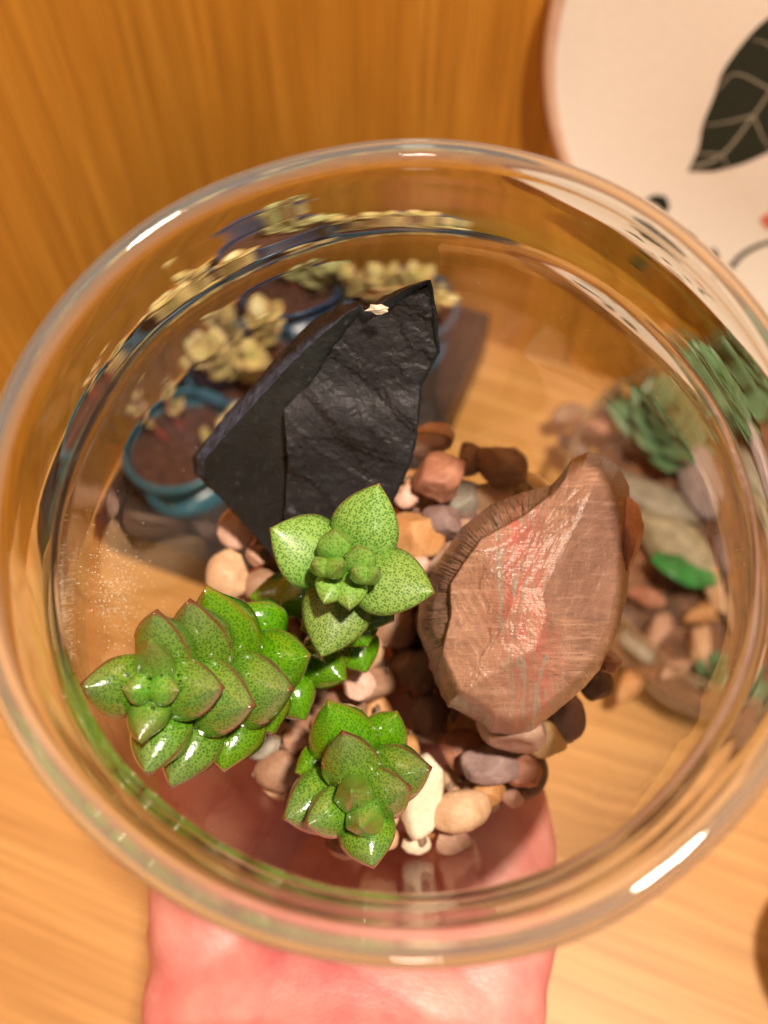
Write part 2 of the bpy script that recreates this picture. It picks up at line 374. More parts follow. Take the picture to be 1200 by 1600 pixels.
# ------------------------------------------------------------------ pebbles
def stone_mat(col, col2, rough=0.55, scale=140, vein=0.0):
    k = N('stone'); co = k.coord()
    n = k.noise(co, scale, 5, 0.65, 0.3); f = k.noise(co, 1400, 3, 0.6); b = k.noise(co, 420, 4, 0.6)
    c = k.ramp(n, [(0.36, col), (0.62, col2)])
    c = k.mix(k.ramp(f, [(0.3, (0.35,) * 3), (0.5, (0, 0, 0))]), c, tuple(x * 0.55 for x in col))
    c = k.mix(k.ramp(b, [(0.62, (0, 0, 0)), (0.75, (0.5,) * 3)]), c, tuple(min(1, x * 1.5) for x in col2))
    k.base(c); k.props(Roughness=rough)
    k.bump(k.math('ADD', f, k.math('MULTIPLY', b, 1.6)), 0.35, 0.0005)
    return k.m
PM = {
 'brown': stone_mat((0.27, 0.145, 0.085), (0.36, 0.21, 0.13)),
 'pinkbrown': stone_mat((0.40, 0.22, 0.15), (0.50, 0.30, 0.20)),
 'red': stone_mat((0.30, 0.11, 0.065), (0.47, 0.22, 0.13)),
 'purple': stone_mat((0.19, 0.115, 0.105), (0.28, 0.18, 0.155)),
 'orange': stone_mat((0.46, 0.20, 0.065), (0.56, 0.31, 0.13)),
 'tan': stone_mat((0.54, 0.32, 0.18), (0.64, 0.42, 0.25)),
 'cream': stone_mat((0.68, 0.55, 0.38), (0.76, 0.66, 0.50)),
 'pink': stone_mat((0.62, 0.36, 0.28), (0.70, 0.48, 0.38)),
 'grey': stone_mat((0.27, 0.24, 0.19), (0.36, 0.32, 0.26)),
 'dark': stone_mat((0.13, 0.075, 0.055), (0.20, 0.12, 0.085)),
 'yellow': stone_mat((0.60, 0.40, 0.17), (0.70, 0.52, 0.27)),
}
def pebble_mesh(rx, ry, rz, seed, ang=0.0, sub=4):
    r = random.Random(seed); bm = bmesh.new(); bmesh.ops.create_icosphere(bm, subdivisions=sub, radius=1)
    off = V((r.uniform(-50, 50), r.uniform(-50, 50), r.uniform(-50, 50)))
    planes = []
    for i in range(int(5 + 7 * ang) if ang else 3):
        n = V((r.gauss(0, 1), r.gauss(0, 1), r.gauss(0, 1))).normalized(); planes.append((n, r.uniform(0.62, 0.86) if ang else r.uniform(0.8, 0.93)))
    sharp = 0.93 if ang else 0.75
    for v in bm.verts:
        c = v.co.copy()
        for n, d in planes:
            k = c.dot(n)
            if k > d: c -= n * (k - d) * sharp
        c *= 1 + 0.13 * noise.noise(v.co * 0.9 + off) + 0.05 * noise.noise(v.co * 2.3 + off) + (0.03 * noise.noise(v.co * 6 + off) if ang else 0.008 * noise.noise(v.co * 7 + off))
        v.co = V((c.x * rx, c.y * ry, c.z * rz)) * S
    return bm_mesh('pebble', bm)
def pebble(px, py, rx, ry, col, label, t=9.35, ang=0, rot=0, rzf=0.75, group=None, sub=4, seed=None, pos=None, parent_name='pebble'):
    p = pos or onbed(px, py, t); d = (p - EYE).dot(FW); k = d / FPX
    mw = Matrix((BX, (-AX).cross(BX), -AX)).transposed().to_4x4() @ Matrix.Rotation(-math.radians(rot), 4, 'Z')
    mw.translation = p * S
    sd = seed if seed is not None else int(px * 7 + py * 13)
    me = pebble_mesh(rx * k * 1.08, ry * k * 1.08, min(rx, ry) * k * rzf * 1.1, sd, ang, sub)
    o = link('pebble', me, PM[col], None, mw)
    tag(o, label, 'pebble', group or 'pebbles in the bowl'); return o
PEB = [
 (783, 722, 44, 35, 'brown', 'rounded dull brown pebble at the far right edge of the pebble bed', 9.0, 0, 20),
 (733, 717, 24, 28, 'brown', 'small brown pebble between the red angular stone and the round brown pebble', 9.2, 0, 0),
 (690, 745, 50, 42, 'red', 'angular reddish brown stone with a flat facet beside the slate', 8.7, 1, -15),
 (672, 688, 40, 26, 'pinkbrown', 'pinkish brown pebble half behind the right edge of the slate', 9.2, 0, -20),
 (728, 782, 26, 30, 'grey', 'small greenish grey pebble behind the purple one', 9.5, 0, 10),
 (695, 815, 34, 30, 'purple', 'dark purple brown blunt pebble right of the top rosette', 9.0, 0.6, 25),
 (648, 836, 44, 40, 'orange', 'mottled orange stone touching the top rosette', 9.0, 0.8, 30),
 (636, 776, 17, 21, 'pink', 'small pale pink pebble at the foot of the slate', 9.1, 0, 50),
 (661, 882, 17, 12, 'pink', 'tiny pale pink pebble beside the right leaf of the top rosette', 8.9, 0, 20),
 (770, 780, 46, 36, 'tan', 'flat orange tan pebble behind the big brown stone', 9.5, 0, 25),
 (822, 757, 38, 22, 'yellow', 'pale yellow flat pebble at the far edge behind the brown stone', 9.5, 0, 20),
 (370, 824, 30, 34, 'pink', 'pale pink rounded pebble under the left corner of the slate', 9.1, 0, 20),
 (358, 897, 36, 38, 'tan', 'squarish orange tan pebble at the left edge of the pebble bed', 9.1, 0.3, 10),
 (402, 868, 19, 20, 'pinkbrown', 'small rough mauve stone between slate and top rosette', 9.0, 1, 0),
 (408, 915, 30, 26, 'brown', 'brown pebble left of the top rosette in half shade', 9.2, 0, 0),
 (428, 960, 32, 28, 'red', 'reddish pebble under the top rosette in shade', 9.3, 0, 0),
 (556, 1068, 31, 26, 'pink', 'white and pink pebble between the three succulents', 8.6, 0, 10),
 (662, 1236, 36, 66, 'cream', 'long cream white pebble right of the lowest rosette', 8.9, 0, 12),
 (720, 1268, 44, 32, 'tan', 'oval orange tan pebble beside the long cream pebble', 8.9, 0, -15),
 (768, 1197, 58, 32, 'purple', 'large oval purple brown pebble under the foot of the brown stone', 9.0, 0, -5),
 (764, 1243, 32, 19, 'orange', 'small orange pebble tucked under the purple brown one', 9.2, 0, -10),
 (852, 1158, 32, 28, 'yellow', 'olive and yellow pebble below the brown stone', 8.9, 0.5, 20),
 (888, 1124, 26, 36, 'purple', 'dark upright pebble at the right rim of the bed', 9.0, 0, 10),
 (820, 1205, 30, 28, 'red', 'rough dark pink pebble near the right wall of the bowl', 9.1, 1, 0),
 (800, 1246, 19, 15, 'pink', 'small pink pebble against the glass near the hand', 9.3, 0, 0),
 (605, 1268, 17, 26, 'tan', 'narrow tan pebble just behind the lowest rosette', 9.2, 0, 0),
 (463, 1156, 22, 20, 'pinkbrown', 'small pinkish pebble left of the lowest rosette', 9.2, 0, 0),
 (412, 1168, 26, 16, 'grey', 'flat grey pebble between the left and lowest rosettes', 9.3, 0, -20),
 (438, 1205, 40, 32, 'brown', 'grey brown pebble against the glass left of the lowest rosette', 9.4, 0, 0),
 (512, 1132, 26, 20, 'red', 'dim red brown pebble behind the lowest rosette', 9.3, 0, 0),
 (598, 1310, 24, 20, 'tan', 'cream tan pebble against the glass under the lowest rosette tip', 9.3, 0, 0),
 (650, 1318, 22, 16, 'cream', 'small cream pebble against the glass below the long one', 9.5, 0, 0),
 (515, 1270, 30, 26, 'brown', 'brown pebble behind the left leaves of the lowest rosette', 9.5, 0, 0),
 (472, 1252, 34, 28, 'dark', 'blackish pebble against the glass at the lower left of the bed', 9.4, 0.5, 30),
 (540, 1322, 30, 22, 'red', 'red brown pebble against the glass under the lowest rosette, left of the tan one', 9.5, 0.5, 10),
 (706, 1318, 30, 20, 'pinkbrown', 'pinkish brown pebble against the glass below the oval tan one', 9.5, 0.5, 0),
 (930, 1065, 26, 30, 'dark', 'dark pebble right of the brown stone near the glass', 9.2, 0, 0),
]
used = []
for (px, py, rx, ry, col, lab, t, ang, rot) in PEB:
    pebble(px, py, rx * .97, ry * .97, col, lab, t, ang or (0.5 if int(px * 3 + py) % 5 < 3 else 0), rot); used.append((px, py, max(rx, ry)))
CN = {'dark': 'blackish brown', 'brown': 'mid brown', 'red': 'red brown', 'purple': 'purple grey', 'pinkbrown': 'pinkish', 'orange': 'orange', 'tan': 'tan'}
cc = ['dark', 'brown', 'red', 'purple', 'brown', 'pinkbrown', 'dark', 'orange', 'tan']
def bed(t, rmax, size, n, lab, grp, tries=4000):
    pts = []
    for _ in range(tries):
        a = rnd.uniform(0, 2 * math.pi); r = rmax * math.sqrt(rnd.random()); x, y = r * math.cos(a), r * math.sin(a)
        if all((x - u) ** 2 + (y - v) ** 2 > (size * 1.62) ** 2 for u, v in pts): pts.append((x, y))
        if len(pts) >= n: break
    for i, (x, y) in enumerate(pts):
        s = size * rnd.uniform(0.85, 1.15); p = bl(x, y, t + rnd.uniform(-0.12, 0.12)); k = FPX / (p - EYE).dot(FW)
        co_ = rnd.choice(cc)
        pebble(0, 0, s * k, s * k * rnd.uniform(0.75, 1.05), co_, lab % CN[co_], 0, rnd.choice([0, 0, 0.5]), rnd.uniform(0, 180), group=grp, sub=3, seed=i + int(t * 100), pos=p)
bed(9.85, 3.75, 0.50, 48, '%s pebble half hidden in the gaps under the top pebbles', 'half hidden pebbles under the top layer')
bed(10.2, 3.5, 0.46, 46, '%s pebble half hidden in the gaps under the top pebbles', 'half hidden pebbles under the top layer')
bed(10.8, 2.8, 0.50, 22, '%s pebble at the very bottom of the bowl', 'pebbles at the bottom of the bowl')

# fine grit in the gaps
gb = bmesh.new()
for i in range(260):
    a = rnd.uniform(0, 2 * math.pi); r = 4.1 * math.sqrt(rnd.random()); p = bl(r * math.cos(a), r * math.sin(a), rnd.uniform(9.25, 9.7))
    rr_ = rnd.uniform(0.05, 0.14)
    bmesh.ops.create_icosphere(gb, subdivisions=1, radius=1, matrix=Matrix.Translation(p * S) @ Matrix.Rotation(rnd.uniform(0, 3), 4, V((rnd.random(), rnd.random(), 1))) @ Matrix.Diagonal((rr_ * S, rr_ * S * .8, rr_ * S * .6, 1)))
go = link('grit', bm_mesh('grit', gb), stone_mat((0.13, 0.07, 0.045), (0.28, 0.17, 0.11), .8, 500), smooth=False); tag(go, 'fine brown grit in the gaps between the pebbles', 'grit', kind='stuff')

# ------------------------------------------------------------------ slate
def slate_mat(name, c0, c1, c2, bs, hi):
    k = N(name); co = k.coord()
    st = k.coord((1, 1, 1), rot=(0.5, 0.6, 0.9))
    n = k.noise(co, 90, 5, 0.65); f = k.noise(co, 900, 5, 0.7); g = k.noise(co, 260, 5, 0.65, 0.6)
    c = k.ramp(n, [(0.3, c0), (0.6, c1), (0.8, c2)])
    c = k.mix(k.ramp(f, [(0.60, (0, 0, 0)), (0.74, (hi,) * 3)]), c, (0.13, 0.12, 0.12))
    k.base(c); k.set(k.p.inputs['Roughness'], k.ramp(g, [(0.3, (0.32,) * 3), (0.7, (0.6,) * 3)]))
    k.bump(k.math('ADD', k.math('MULTIPLY', g, 1.8), k.math('MULTIPLY', f, 0.7)), bs, 0.0007)
    k.p.inputs['Specular IOR Level'].default_value = 0.3
    return k.m
def slate_edge_mat():
    k = N('slate_broken_edge'); co = k.coord((1, 1, 1)); f = k.noise(co, 500, 5, 0.7); g = k.noise(co, 160, 4, 0.6)
    k.base(k.ramp(f, [(0.3, (0.022, 0.027, 0.045)), (0.7, (0.10, 0.115, 0.175))])); k.props(Roughness=0.85); k.p.inputs['Specular IOR Level'].default_value = 0.15
    k.bump(k.math('ADD', f, k.math('MULTIPLY', g, 2)), 0.7, 0.0009); return k.m
SL = slate_mat('rough_black_slate', (0.019, 0.018, 0.020), (0.031, 0.029, 0.032), (0.050, 0.047, 0.050), 0.45, 0.8)
SL0 = slate_mat('smooth_black_slate', (0.013, 0.014, 0.013), (0.021, 0.022, 0.021), (0.034, 0.034, 0.033), 0.35, 0.5)
SLE = slate_edge_mat()
def sd(px, py): return 14.5 + (py - 440) / 400 * 3.7 - (px - 500) / 200 * 0.25
PAIRS = [((320, 717), (298, 712)), ((366, 666), (345, 657)), ((405, 622), (390, 606)), ((453, 570), (433, 557)), ((504, 522), (495, 492)), ((562, 475), (557, 470)),
 ((569, 489), (573, 479)), ((602, 470), (600, 462)), ((640, 449), (637, 446)), ((673, 437), (666, 437)), ((678, 462), (672, 462)), ((683, 488), (677, 490)), ((688, 550), (680, 550)),
 ((672, 580), (664, 580)), ((660, 602), (652, 602)), ((655, 660), (647, 660)), ((645, 717), (638, 715)), ((622, 770), (615, 768)), ((590, 840), (580, 836)), ((540, 900), (535, 890)),
 ((450, 900), (448, 890)), ((404, 843), (400, 842)), ((358, 789), (352, 786)), ((318, 745), (301, 738))]
def dense(pairs, step=9):
    out = []
    for i, (a, b) in enumerate(pairs):
        c, d = pairs[(i + 1) % len(pairs)]
        n = max(1, int(math.dist(a, c) / step))
        for k in range(n):
            t = k / n; j = 1.1 if k else 0
            jx, jy = rnd.uniform(-j, j), rnd.uniform(-j, j)
            out.append(((a[0] + (c[0] - a[0]) * t + jx, a[1] + (c[1] - a[1]) * t + jy), (b[0] + (d[0] - b[0]) * t + jx * .8, b[1] + (d[1] - b[1]) * t + jy * .8)))
    return out
def plate(name, pairs, thick, parent, relief, step=8, off=0.0, mats=(SL, SLE)):
    pr = dense(pairs); n = len(pr)
    xs = [p[0][0] for p in pr]; ys = [p[0][1] for p in pr]
    poly = [V(p[0]) for p in pr]
    pts = list(poly)
    x = min(xs)
    def inside(q):
        c = False
        for i in range(n):
            a, b = poly[i], poly[i - 1]
            if (a.y > q.y) != (b.y > q.y) and q.x < (b.x - a.x) * (q.y - a.y) / (b.y - a.y) + a.x: c = not c
        return c
    while x < max(xs):
        y = min(ys)
        while y < max(ys):
            q = V((x + rnd.uniform(-2, 2), y + rnd.uniform(-2, 2)))
            if inside(q) and min((q - b).length_squared for b in poly) > 16: pts.append(q)
            y += step
        x += step
    r = delaunay_2d_cdt(pts, [], [list(range(n))], 1, 1e-4)
    vs = []
    for v in r[0]:
        vs.append(at(v.x, v.y, sd(v.x, v.y) - off - relief(v.x, v.y)))
    fs = [tuple(f) for f in r[2]]; nf = len(fs)
    idx = {}
    for i, o in enumerate(r[3]):
        for k in o:
            if k < n: idx[k] = i
    b0 = len(vs)
    ring = 3
    for k in range(n):
        (fx, fy), (bx, by) = pr[k]; dd = sd(fx, fy) - off
        for q in range(1, ring + 1):
            t = q / ring; j = 0.03 * thick * noise.noise(V((fx * .2, fy * .2, q * 3.1))) if q < ring else 0
            vs.append(at(fx + (bx - fx) * t, fy + (by - fy) * t, dd + thick * t + j * 4))
    for k in range(n):
        k2 = (k + 1) % n
        if k not in idx or k2 not in idx: continue
        a, b = idx[k], idx[k2]
        for q in range(ring):
            c, d = b0 + k * ring + q, b0 + k2 * ring + q
            fs.append((a, b, d, c)); a, b = c, d
    fs.append(tuple(b0 + k * ring + ring - 1 for k in range(n)))
    me = recalc(mesh(name, vs, fs))
    me.materials.append(mats[0]); me.materials.append(mats[1])
    for i, p in enumerate(me.polygons): p.material_index = 0 if i < nf else 1
    return link(name, me, None, parent, smooth=False)
slate = thing('slate_shard', 'tall black slate shard leaning upright behind the top rosette', 'stone', at(500, 860, 18.4))
LAY = [(444, 640), (462, 620), (483, 603), (508, 560), (535, 522), (561, 488), (570, 500), (604, 482), (640, 462), (669, 448), (675, 470), (679, 500), (684, 548), (668, 577), (656, 600), (651, 660), (641, 716), (618, 768), (586, 838), (545, 880),
       (455, 875), (444, 812), (447, 770), (450, 720), (447, 680)]
def in_lay(x, y):
    c = False; n = len(LAY); dm = 1e9
    for i in range(n):
        a, b = V(LAY[i]), V(LAY[i - 1])
        if (a.y > y) != (b.y > y) and x < (b.x - a.x) * (y - a.y) / (b.y - a.y) + a.x: c = not c
        e = b - a; t = min(1, max(0, (V((x, y)) - a).dot(e) / e.length_squared)); dm = min(dm, (V((x, y)) - a - e * t).length)
    return dm if c else 0
def rel_base(x, y): return 0.05 * noise.noise(V((x * .012, y * .012, 1))) + 0.018 * noise.noise(V((x * .05 + y * .03, y * .05, 2))) - 0.16 * sstep(6, 16, in_lay(x, y))
plate('slab', PAIRS, 0.95, slate, rel_base, mats=(SL0, SLE))
def rel_lay(x, y):
    h = 0.04 * noise.noise(V((x * .02, y * .02, 5))) + 0.022 * noise.noise(V((x * .08 + y * .05, y * .07, 7)))
    u_, v_ = (x * .77 + y * .64), (-x * .64 + y * .77)
    a = noise.noise(V((u_ * .006, v_ * .022, 9)))
    h += 0.035 * (sstep(-0.06, -0.02, a) + sstep(0.14, 0.17, a)) + 0.008 * noise.noise(V((u_ * .03, v_ * .25, 4)))
    h -= 0.05 * sstep(70, 62, math.dist((x, y), (505, 752)) + 9 * noise.noise(V((x * .05, y * .05, 3))))
    return h - 0.30 * sstep(655, 585, y - (x - 444) * 0.05)
plate('layer', [(p, p) for p in LAY], 0.62, slate, rel_lay, 6, 0.36)
def flake(name, cx, cy, rx, ry, n, mat, off, parent, seed):
    r = random.Random(seed); vs = [at(cx, cy, sd(cx, cy) - off - 0.04)]; fs = []
    for i in range(n):
        a = 2 * math.pi * i / n; k = r.uniform(.6, 1.1)
        x, y = cx + rx * k * math.cos(a), cy + ry * k * math.sin(a); vs.append(at(x, y, sd(x, y) - off))
    for i in range(n): fs.append((0, 1 + i, 1 + (i + 1) % n))
    return link(name, recalc(mesh(name, vs, fs)), mat, parent, smooth=False)
f1 = flake('mineral_patch', 590, 484, 21, 9, 15, plain('pale_mineral', (0.72, 0.62, 0.47), 0.8, 0.2, 900, 0.6), 0.42, slate, 3); f1['label'] = 'pale cream mineral crust on the top edge'

# ------------------------------------------------------------------ big brown stone
def rock_mat():
    k = N('striated_brown_stone'); uv = k.n('ShaderNodeUVMap'); uv.uv_map = 'uv'
    mp = k.n('ShaderNodeMapping'); k.set(mp.inputs[0], uv.outputs[0])
    o = mp.outputs[0]
    def m2(sx, sy, rot=0, lx=0):
        q = k.n('ShaderNodeMapping'); k.set(q.inputs[0], uv.outputs[0]); q.inputs['Scale'].default_value = (sx, sy, 1); q.inputs['Rotation'].default_value = (0, 0, rot); q.inputs['Location'].default_value = (lx, 0, 0); return q.outputs[0]
    att = k.n('ShaderNodeAttribute'); att.attribute_name = 'rock'
    sp = k.n('ShaderNodeSeparateColor'); k.set(sp.inputs[0], att.outputs['Color'])
    n = k.noise(o, 6, 5, 0.6); n2 = k.noise(m2(5, 45, 0.9), 1.0, 5, 0.6, 0.4); fine = k.noise(o, 160, 4, 0.6)
    c = k.ramp(n, [(0.30, (0.18, 0.092, 0.060)), (0.5, (0.26, 0.138, 0.088)), (0.7, (0.36, 0.20, 0.128))])
    c = k.mix(k.ramp(n2, [(0.52, (0, 0, 0)), (0.66, (0.7,) * 3)]), c, (0.42, 0.25, 0.175))
    c = k.mix(k.ramp(n2, [(0.28, (0.7,) * 3), (0.42, (0, 0, 0))]), c, (0.15, 0.085, 0.065))
    hl = k.noise(m2(4, 34, 0.95), 1.0, 5, 0.7, 0.6); hl2 = k.noise(m2(30, 5, 0.5, 7), 1.0, 5, 0.7, 0.6)
    c = k.mix(k.ramp(hl, [(0.485, (0, 0, 0)), (0.5, (0.7,) * 3), (0.515, (0, 0, 0))]), c, (0.09, 0.05, 0.04))
    c = k.mix(k.ramp(hl2, [(0.40, (0, 0, 0)), (0.41, (0.6,) * 3), (0.42, (0, 0, 0))]), c, (0.55, 0.36, 0.28))
    # red and grey-green veins running through the middle (attribute green marks how far a point is from the vein line)
    vn = k.noise(m2(14, 3, 0.35, 3), 1.6, 4, 0.6, 0.8)
    c = k.mix(k.math('MULTIPLY', sp.outputs[1], k.ramp(vn, [(0.40, (0, 0, 0)), (0.50, (0.85,) * 3), (0.56, (0, 0, 0))])), c, (0.40, 0.085, 0.075))
    c = k.mix(k.math('MULTIPLY', sp.outputs[1], k.ramp(vn, [(0.54, (0, 0, 0)), (0.60, (0.8,) * 3), (0.68, (0.1,) * 3)])), c, (0.24, 0.235, 0.19))
    c = k.mix(k.math('MULTIPLY', sp.outputs[0], 0.6), c, k.ramp(n2, [(0.35, (0.12, 0.075, 0.055)), (0.6, (0.24, 0.15, 0.105))]))
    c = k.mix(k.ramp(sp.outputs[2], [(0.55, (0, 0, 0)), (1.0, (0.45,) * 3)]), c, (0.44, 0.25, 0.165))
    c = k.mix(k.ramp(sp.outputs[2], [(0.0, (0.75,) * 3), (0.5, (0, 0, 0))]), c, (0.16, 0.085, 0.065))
    c = k.mix(k.math('MULTIPLY', att.outputs['Alpha'], 0.75), c, (0.04, 0.022, 0.016))
    k.base(c); k.set(k.p.inputs['Roughness'], k.ramp(n, [(0.3, (0.2,) * 3), (0.7, (0.36,) * 3)]))
    s1 = k.noise(m2(9, 130, 0.95), 1.0, 4, 0.7, 0.15); s2 = k.noise(m2(9, 130, -0.5), 1.0, 4, 0.7, 0.15)
    stx = k.n('ShaderNodeMix'); k.set(stx.inputs[0], k.ramp(sp.outputs[2], [(0.42, (0, 0, 0)), (0.5, (1, 1, 1))])); k.set(stx.inputs[2], s1); k.set(stx.inputs[3], s2); st = stx.outputs[0]
    k.bump(k.math('ADD', k.math('MULTIPLY', st, 1.2), k.math('MULTIPLY', fine, 0.6)), 0.24, 0.0006)
    return k.m
OUT = [(919, 706), (944, 711), (969, 731), (983, 760), (986, 800), (984, 850), (985, 880), (980, 930), (969, 975), (955, 1010), (938, 1045), (915, 1072), (893, 1092), (862, 1118), (832, 1141), (800, 1146), (768, 1143), (756, 1130), (744, 1123), (703, 1098),
       (691, 1072), (676, 1035), (652, 985), (655, 945), (675, 893), (719, 826), (767, 788), (817, 769), (862, 757), (877, 741), (893, 718)]
INN = [(860, 772), (817, 806), (780, 826), (751, 842), (725, 878), (703, 912), (702, 935), (704, 960), (694, 1000), (686, 1036), (690, 1068)]
def rock():
    cx, cy = 832, 935
    def rad(poly, a, closed=True):
        d = V((math.cos(a), math.sin(a))); best = None
        for i in range(len(poly) if closed else len(poly) - 1):
            p = V(poly[i]) - V((cx, cy)); q = V(poly[(i + 1) % len(poly)]) - V((cx, cy)); e = q - p
            den = d.x * e.y - d.y * e.x
            if abs(den) < 1e-9: continue
            t = (p.x * e.y - p.y * e.x) / den; u = (p.x * d.y - p.y * d.x) / den
            if t > 0 and -1e-6 <= u <= 1 + 1e-6: best = t if best is None else max(best, t)
        return best
    NA, NR = 760, 110
    r2 = random.Random(11)
    anch = [(V((cx + r2.uniform(-150, 150), cy + r2.uniform(-210, 200))), r2.uniform(-0.02, 0.02), V((r2.gauss(0, .0007), r2.gauss(0, .0007))), r2.uniform(0, 3.14), r2.random()) for _ in range(11)]
    def h(x, y, rr, a, rin):
        p = V((x, y))
        q = V((p.x, p.y * .72 + 260)) + 16 * V((noise.noise(V((x * .02, y * .02, 4))), noise.noise(V((x * .02, y * .02, 8)))))
        ds = sorted(((q - V((c[0].x, c[0].y * .72 + 260))).length, i) for i, c in enumerate(anch))
        i = ds[0][1]; j = ds[1][1]
        hi = anch[i][1] + anch[i][2].dot(p - anch[i][0]); hj = anch[j][1] + anch[j][2].dot(p - anch[j][0])
        gap = ds[1][0] - ds[0][0]; bl_ = sstep(0, 4, gap) * .5 + .5
        z = 0.25 * (hi * bl_ + hj * (1 - bl_))
        X = (x - cx) / 100 + 0.10 * noise.noise(V((x * .015, y * .015, 11))); Y = (y - cy) / 100 + 0.10 * noise.noise(V((x * .015, y * .015, 12)))
        X = (x - cx) / 100 + 0.035 * noise.noise(V((x * .02, y * .02, 11))); Y = (y - cy) / 100 + 0.035 * noise.noise(V((x * .02, y * .02, 12)))
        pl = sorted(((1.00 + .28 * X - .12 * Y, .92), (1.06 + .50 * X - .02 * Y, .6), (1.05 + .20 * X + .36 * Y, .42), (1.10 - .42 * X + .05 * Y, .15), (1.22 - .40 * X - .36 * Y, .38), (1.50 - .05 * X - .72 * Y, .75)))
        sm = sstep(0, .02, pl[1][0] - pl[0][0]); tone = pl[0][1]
        z += pl[0][0] * 1.15 - 0.010 * (1 - sm)
        z -= 0.75 * max(0, (rr - .86) / .14) ** 2
        z += 0.28 * math.exp(-((x - 925) ** 2 + (y - 765) ** 2) / (2 * 55 ** 2))
        z += 0.03 * noise.noise(V((x * .012, y * .012, 3)))
        ang = math.atan2(y - 960, x - 840)
        stri = noise.noise(V((ang * 26, math.dist((x, y), (840, 960)) * .012, 2)))
        ca, sa = math.cos(anch[i][3]), math.sin(anch[i][3]); al, ac = x * ca + y * sa, -x * sa + y * ca
        z += 0.012 * noise.noise(V((ac * .10, al * .02, i))) + 0.003 * noise.noise(V((ac * .45, al * .03, i))) + 0.010 * noise.noise(V((x * .06, y * .06, 31))) + 0.006 * noise.noise(V((x * .2, y * .2, 33)))
        crack = 0.0 * (1 - sstep(0.4, 1.4, gap)) * sstep(.1, .35, noise.noise(V((x * .03, y * .03, 21))))
        z -= 0.008 * crack
        band = 0
        if rin is not None:
            band = sstep(rin - 0.012, rin + 0.012, rr)
            z -= 0.24 * band
            g = abs(math.sin(a * 62 + 7 * noise.noise(V((a * 5, rr * 2, 1))) + 2 * noise.noise(V((a * 30, rr * 6, 3))))) ** .45 + .5 * noise.noise(V((a * 60, rr * 3, 5)))
            z += 0.05 * g * band * (1 - sstep(.97, 1, rr))
            crack = max(crack, band * (1 - sstep(.25, .6, g)))
            z -= 0.5 * max(0, rr - rin) / max(.05, 1 - rin) * band
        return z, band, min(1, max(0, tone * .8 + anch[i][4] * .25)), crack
    def dbase(x, y): return 15.6 + (x - cx) * 0.0012 - (y - cy) * 0.0015
    vs, fs, uv, att = [], [], [], []
    def put(x, y, d, a): vs.append(at(x, y, d)); uv.append(((x - 640) / 400, (y - 690) / 500)); att.append(a)
    def vein(x, y): return math.exp(-((x - (800 + (y - 800) * .12)) / 42) ** 2)
    z0, _, tn, ck = h(cx, cy, 0, 0, None); put(cx, cy, dbase(cx, cy) - z0, (0, vein(cx, cy), tn, ck))
    R, RI = [], []
    for i in range(NA):
        a = 2 * math.pi * i / NA; R.append(rad(OUT, a)); ri = rad(INN, a, False); RI.append(ri)
    for j in range(1, NR + 1):
        rr = (j / NR) ** 0.9
        for i in range(NA):
            a = 2 * math.pi * i / NA
            r = R[i] * (1 + 0.006 * noise.noise(V((a * 14, 0, 0)))); x, y = cx + r * rr * math.cos(a), cy + r * rr * math.sin(a)
            z, b, tn, ck = h(x, y, rr, a, RI[i] / R[i] if RI[i] and RI[i] < R[i] * .985 else None)
            put(x, y, dbase(x, y) - z, (b, vein(x, y), tn, ck))
    # sides run down the bowl and in
    last = 1 + (NR - 1) * NA; NS = 16
    for q in range(1, NS + 1):
        t = q / NS
        for i in range(NA):
            a = 2 * math.pi * i / NA; p0 = vs[last + i]
            cen = at(cx - 20, cy + 40, 16.5)
            dirv = (cen - p0); dirv -= dirv.dot(AX) * AX
            bulge = 0.12 * math.sin(math.pi * min(1, t * 1.5))
            p = p0 + AX * (3.7 * t) + dirv * (0.42 * t ** 1.3 - bulge * .4 * (1 - t))
            p = p + dirv.normalized() * (0.10 * noise.noise(V((a * 3, t * 3, 2))) + 0.05 * noise.noise(V((a * 11, t * 5, 6))) + 0.02 * noise.noise(V((a * 40, t * 3, 9)))) * min(1, t * 5)
            vs.append(p); uv.append((a * .4, t * .6)); att.append((0.35, 0, 0.4, 0))
    for i in range(NA): fs.append((0, 1 + (i + 1) % NA, 1 + i))
    for j in range(NR + NS - 1):
        for i in range(NA):
            i2 = (i + 1) % NA; a0 = 1 + j * NA
            fs.append((a0 + i, a0 + i2, a0 + NA + i2, a0 + NA + i))
    fs.append(tuple(1 + (NR + NS - 1) * NA + i for i in range(NA)))
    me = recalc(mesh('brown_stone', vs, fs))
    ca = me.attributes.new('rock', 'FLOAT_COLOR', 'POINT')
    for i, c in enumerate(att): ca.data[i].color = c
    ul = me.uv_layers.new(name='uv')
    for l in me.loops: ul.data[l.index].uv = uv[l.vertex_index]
    return me
RM = rock_mat()
rk = thing('brown_stone', 'large glossy brown stone with ridged rim and red veins, right side of bowl', 'stone', at(800, 1080, 19))
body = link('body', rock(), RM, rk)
def lump(name, px, py, d, rx, ry, rz, mat, rot, seed, label=None):
    p = at(px, py, d); k = d / FPX
    mw = Matrix((RT, -DN, -FW)).transposed().to_4x4() @ Matrix.Rotation(-math.radians(rot), 4, 'Z'); mw.translation = p * S
    o = link(name, pebble_mesh(rx * k, ry * k, rz * k, seed, 1.0), mat, rk, mw)
    if label: o['label'] = label
lump('flank', 972, 838, 16.2, 38, 78, 60, stone_mat((0.40, 0.15, 0.08), (0.52, 0.27, 0.18), .4), 6, 5, 'orange red flank on the far side')
lump('knob', 950, 1036, 16.6, 22, 20, 24, stone_mat((0.34, 0.15, 0.09), (0.44, 0.22, 0.14), .4), 0, 8)
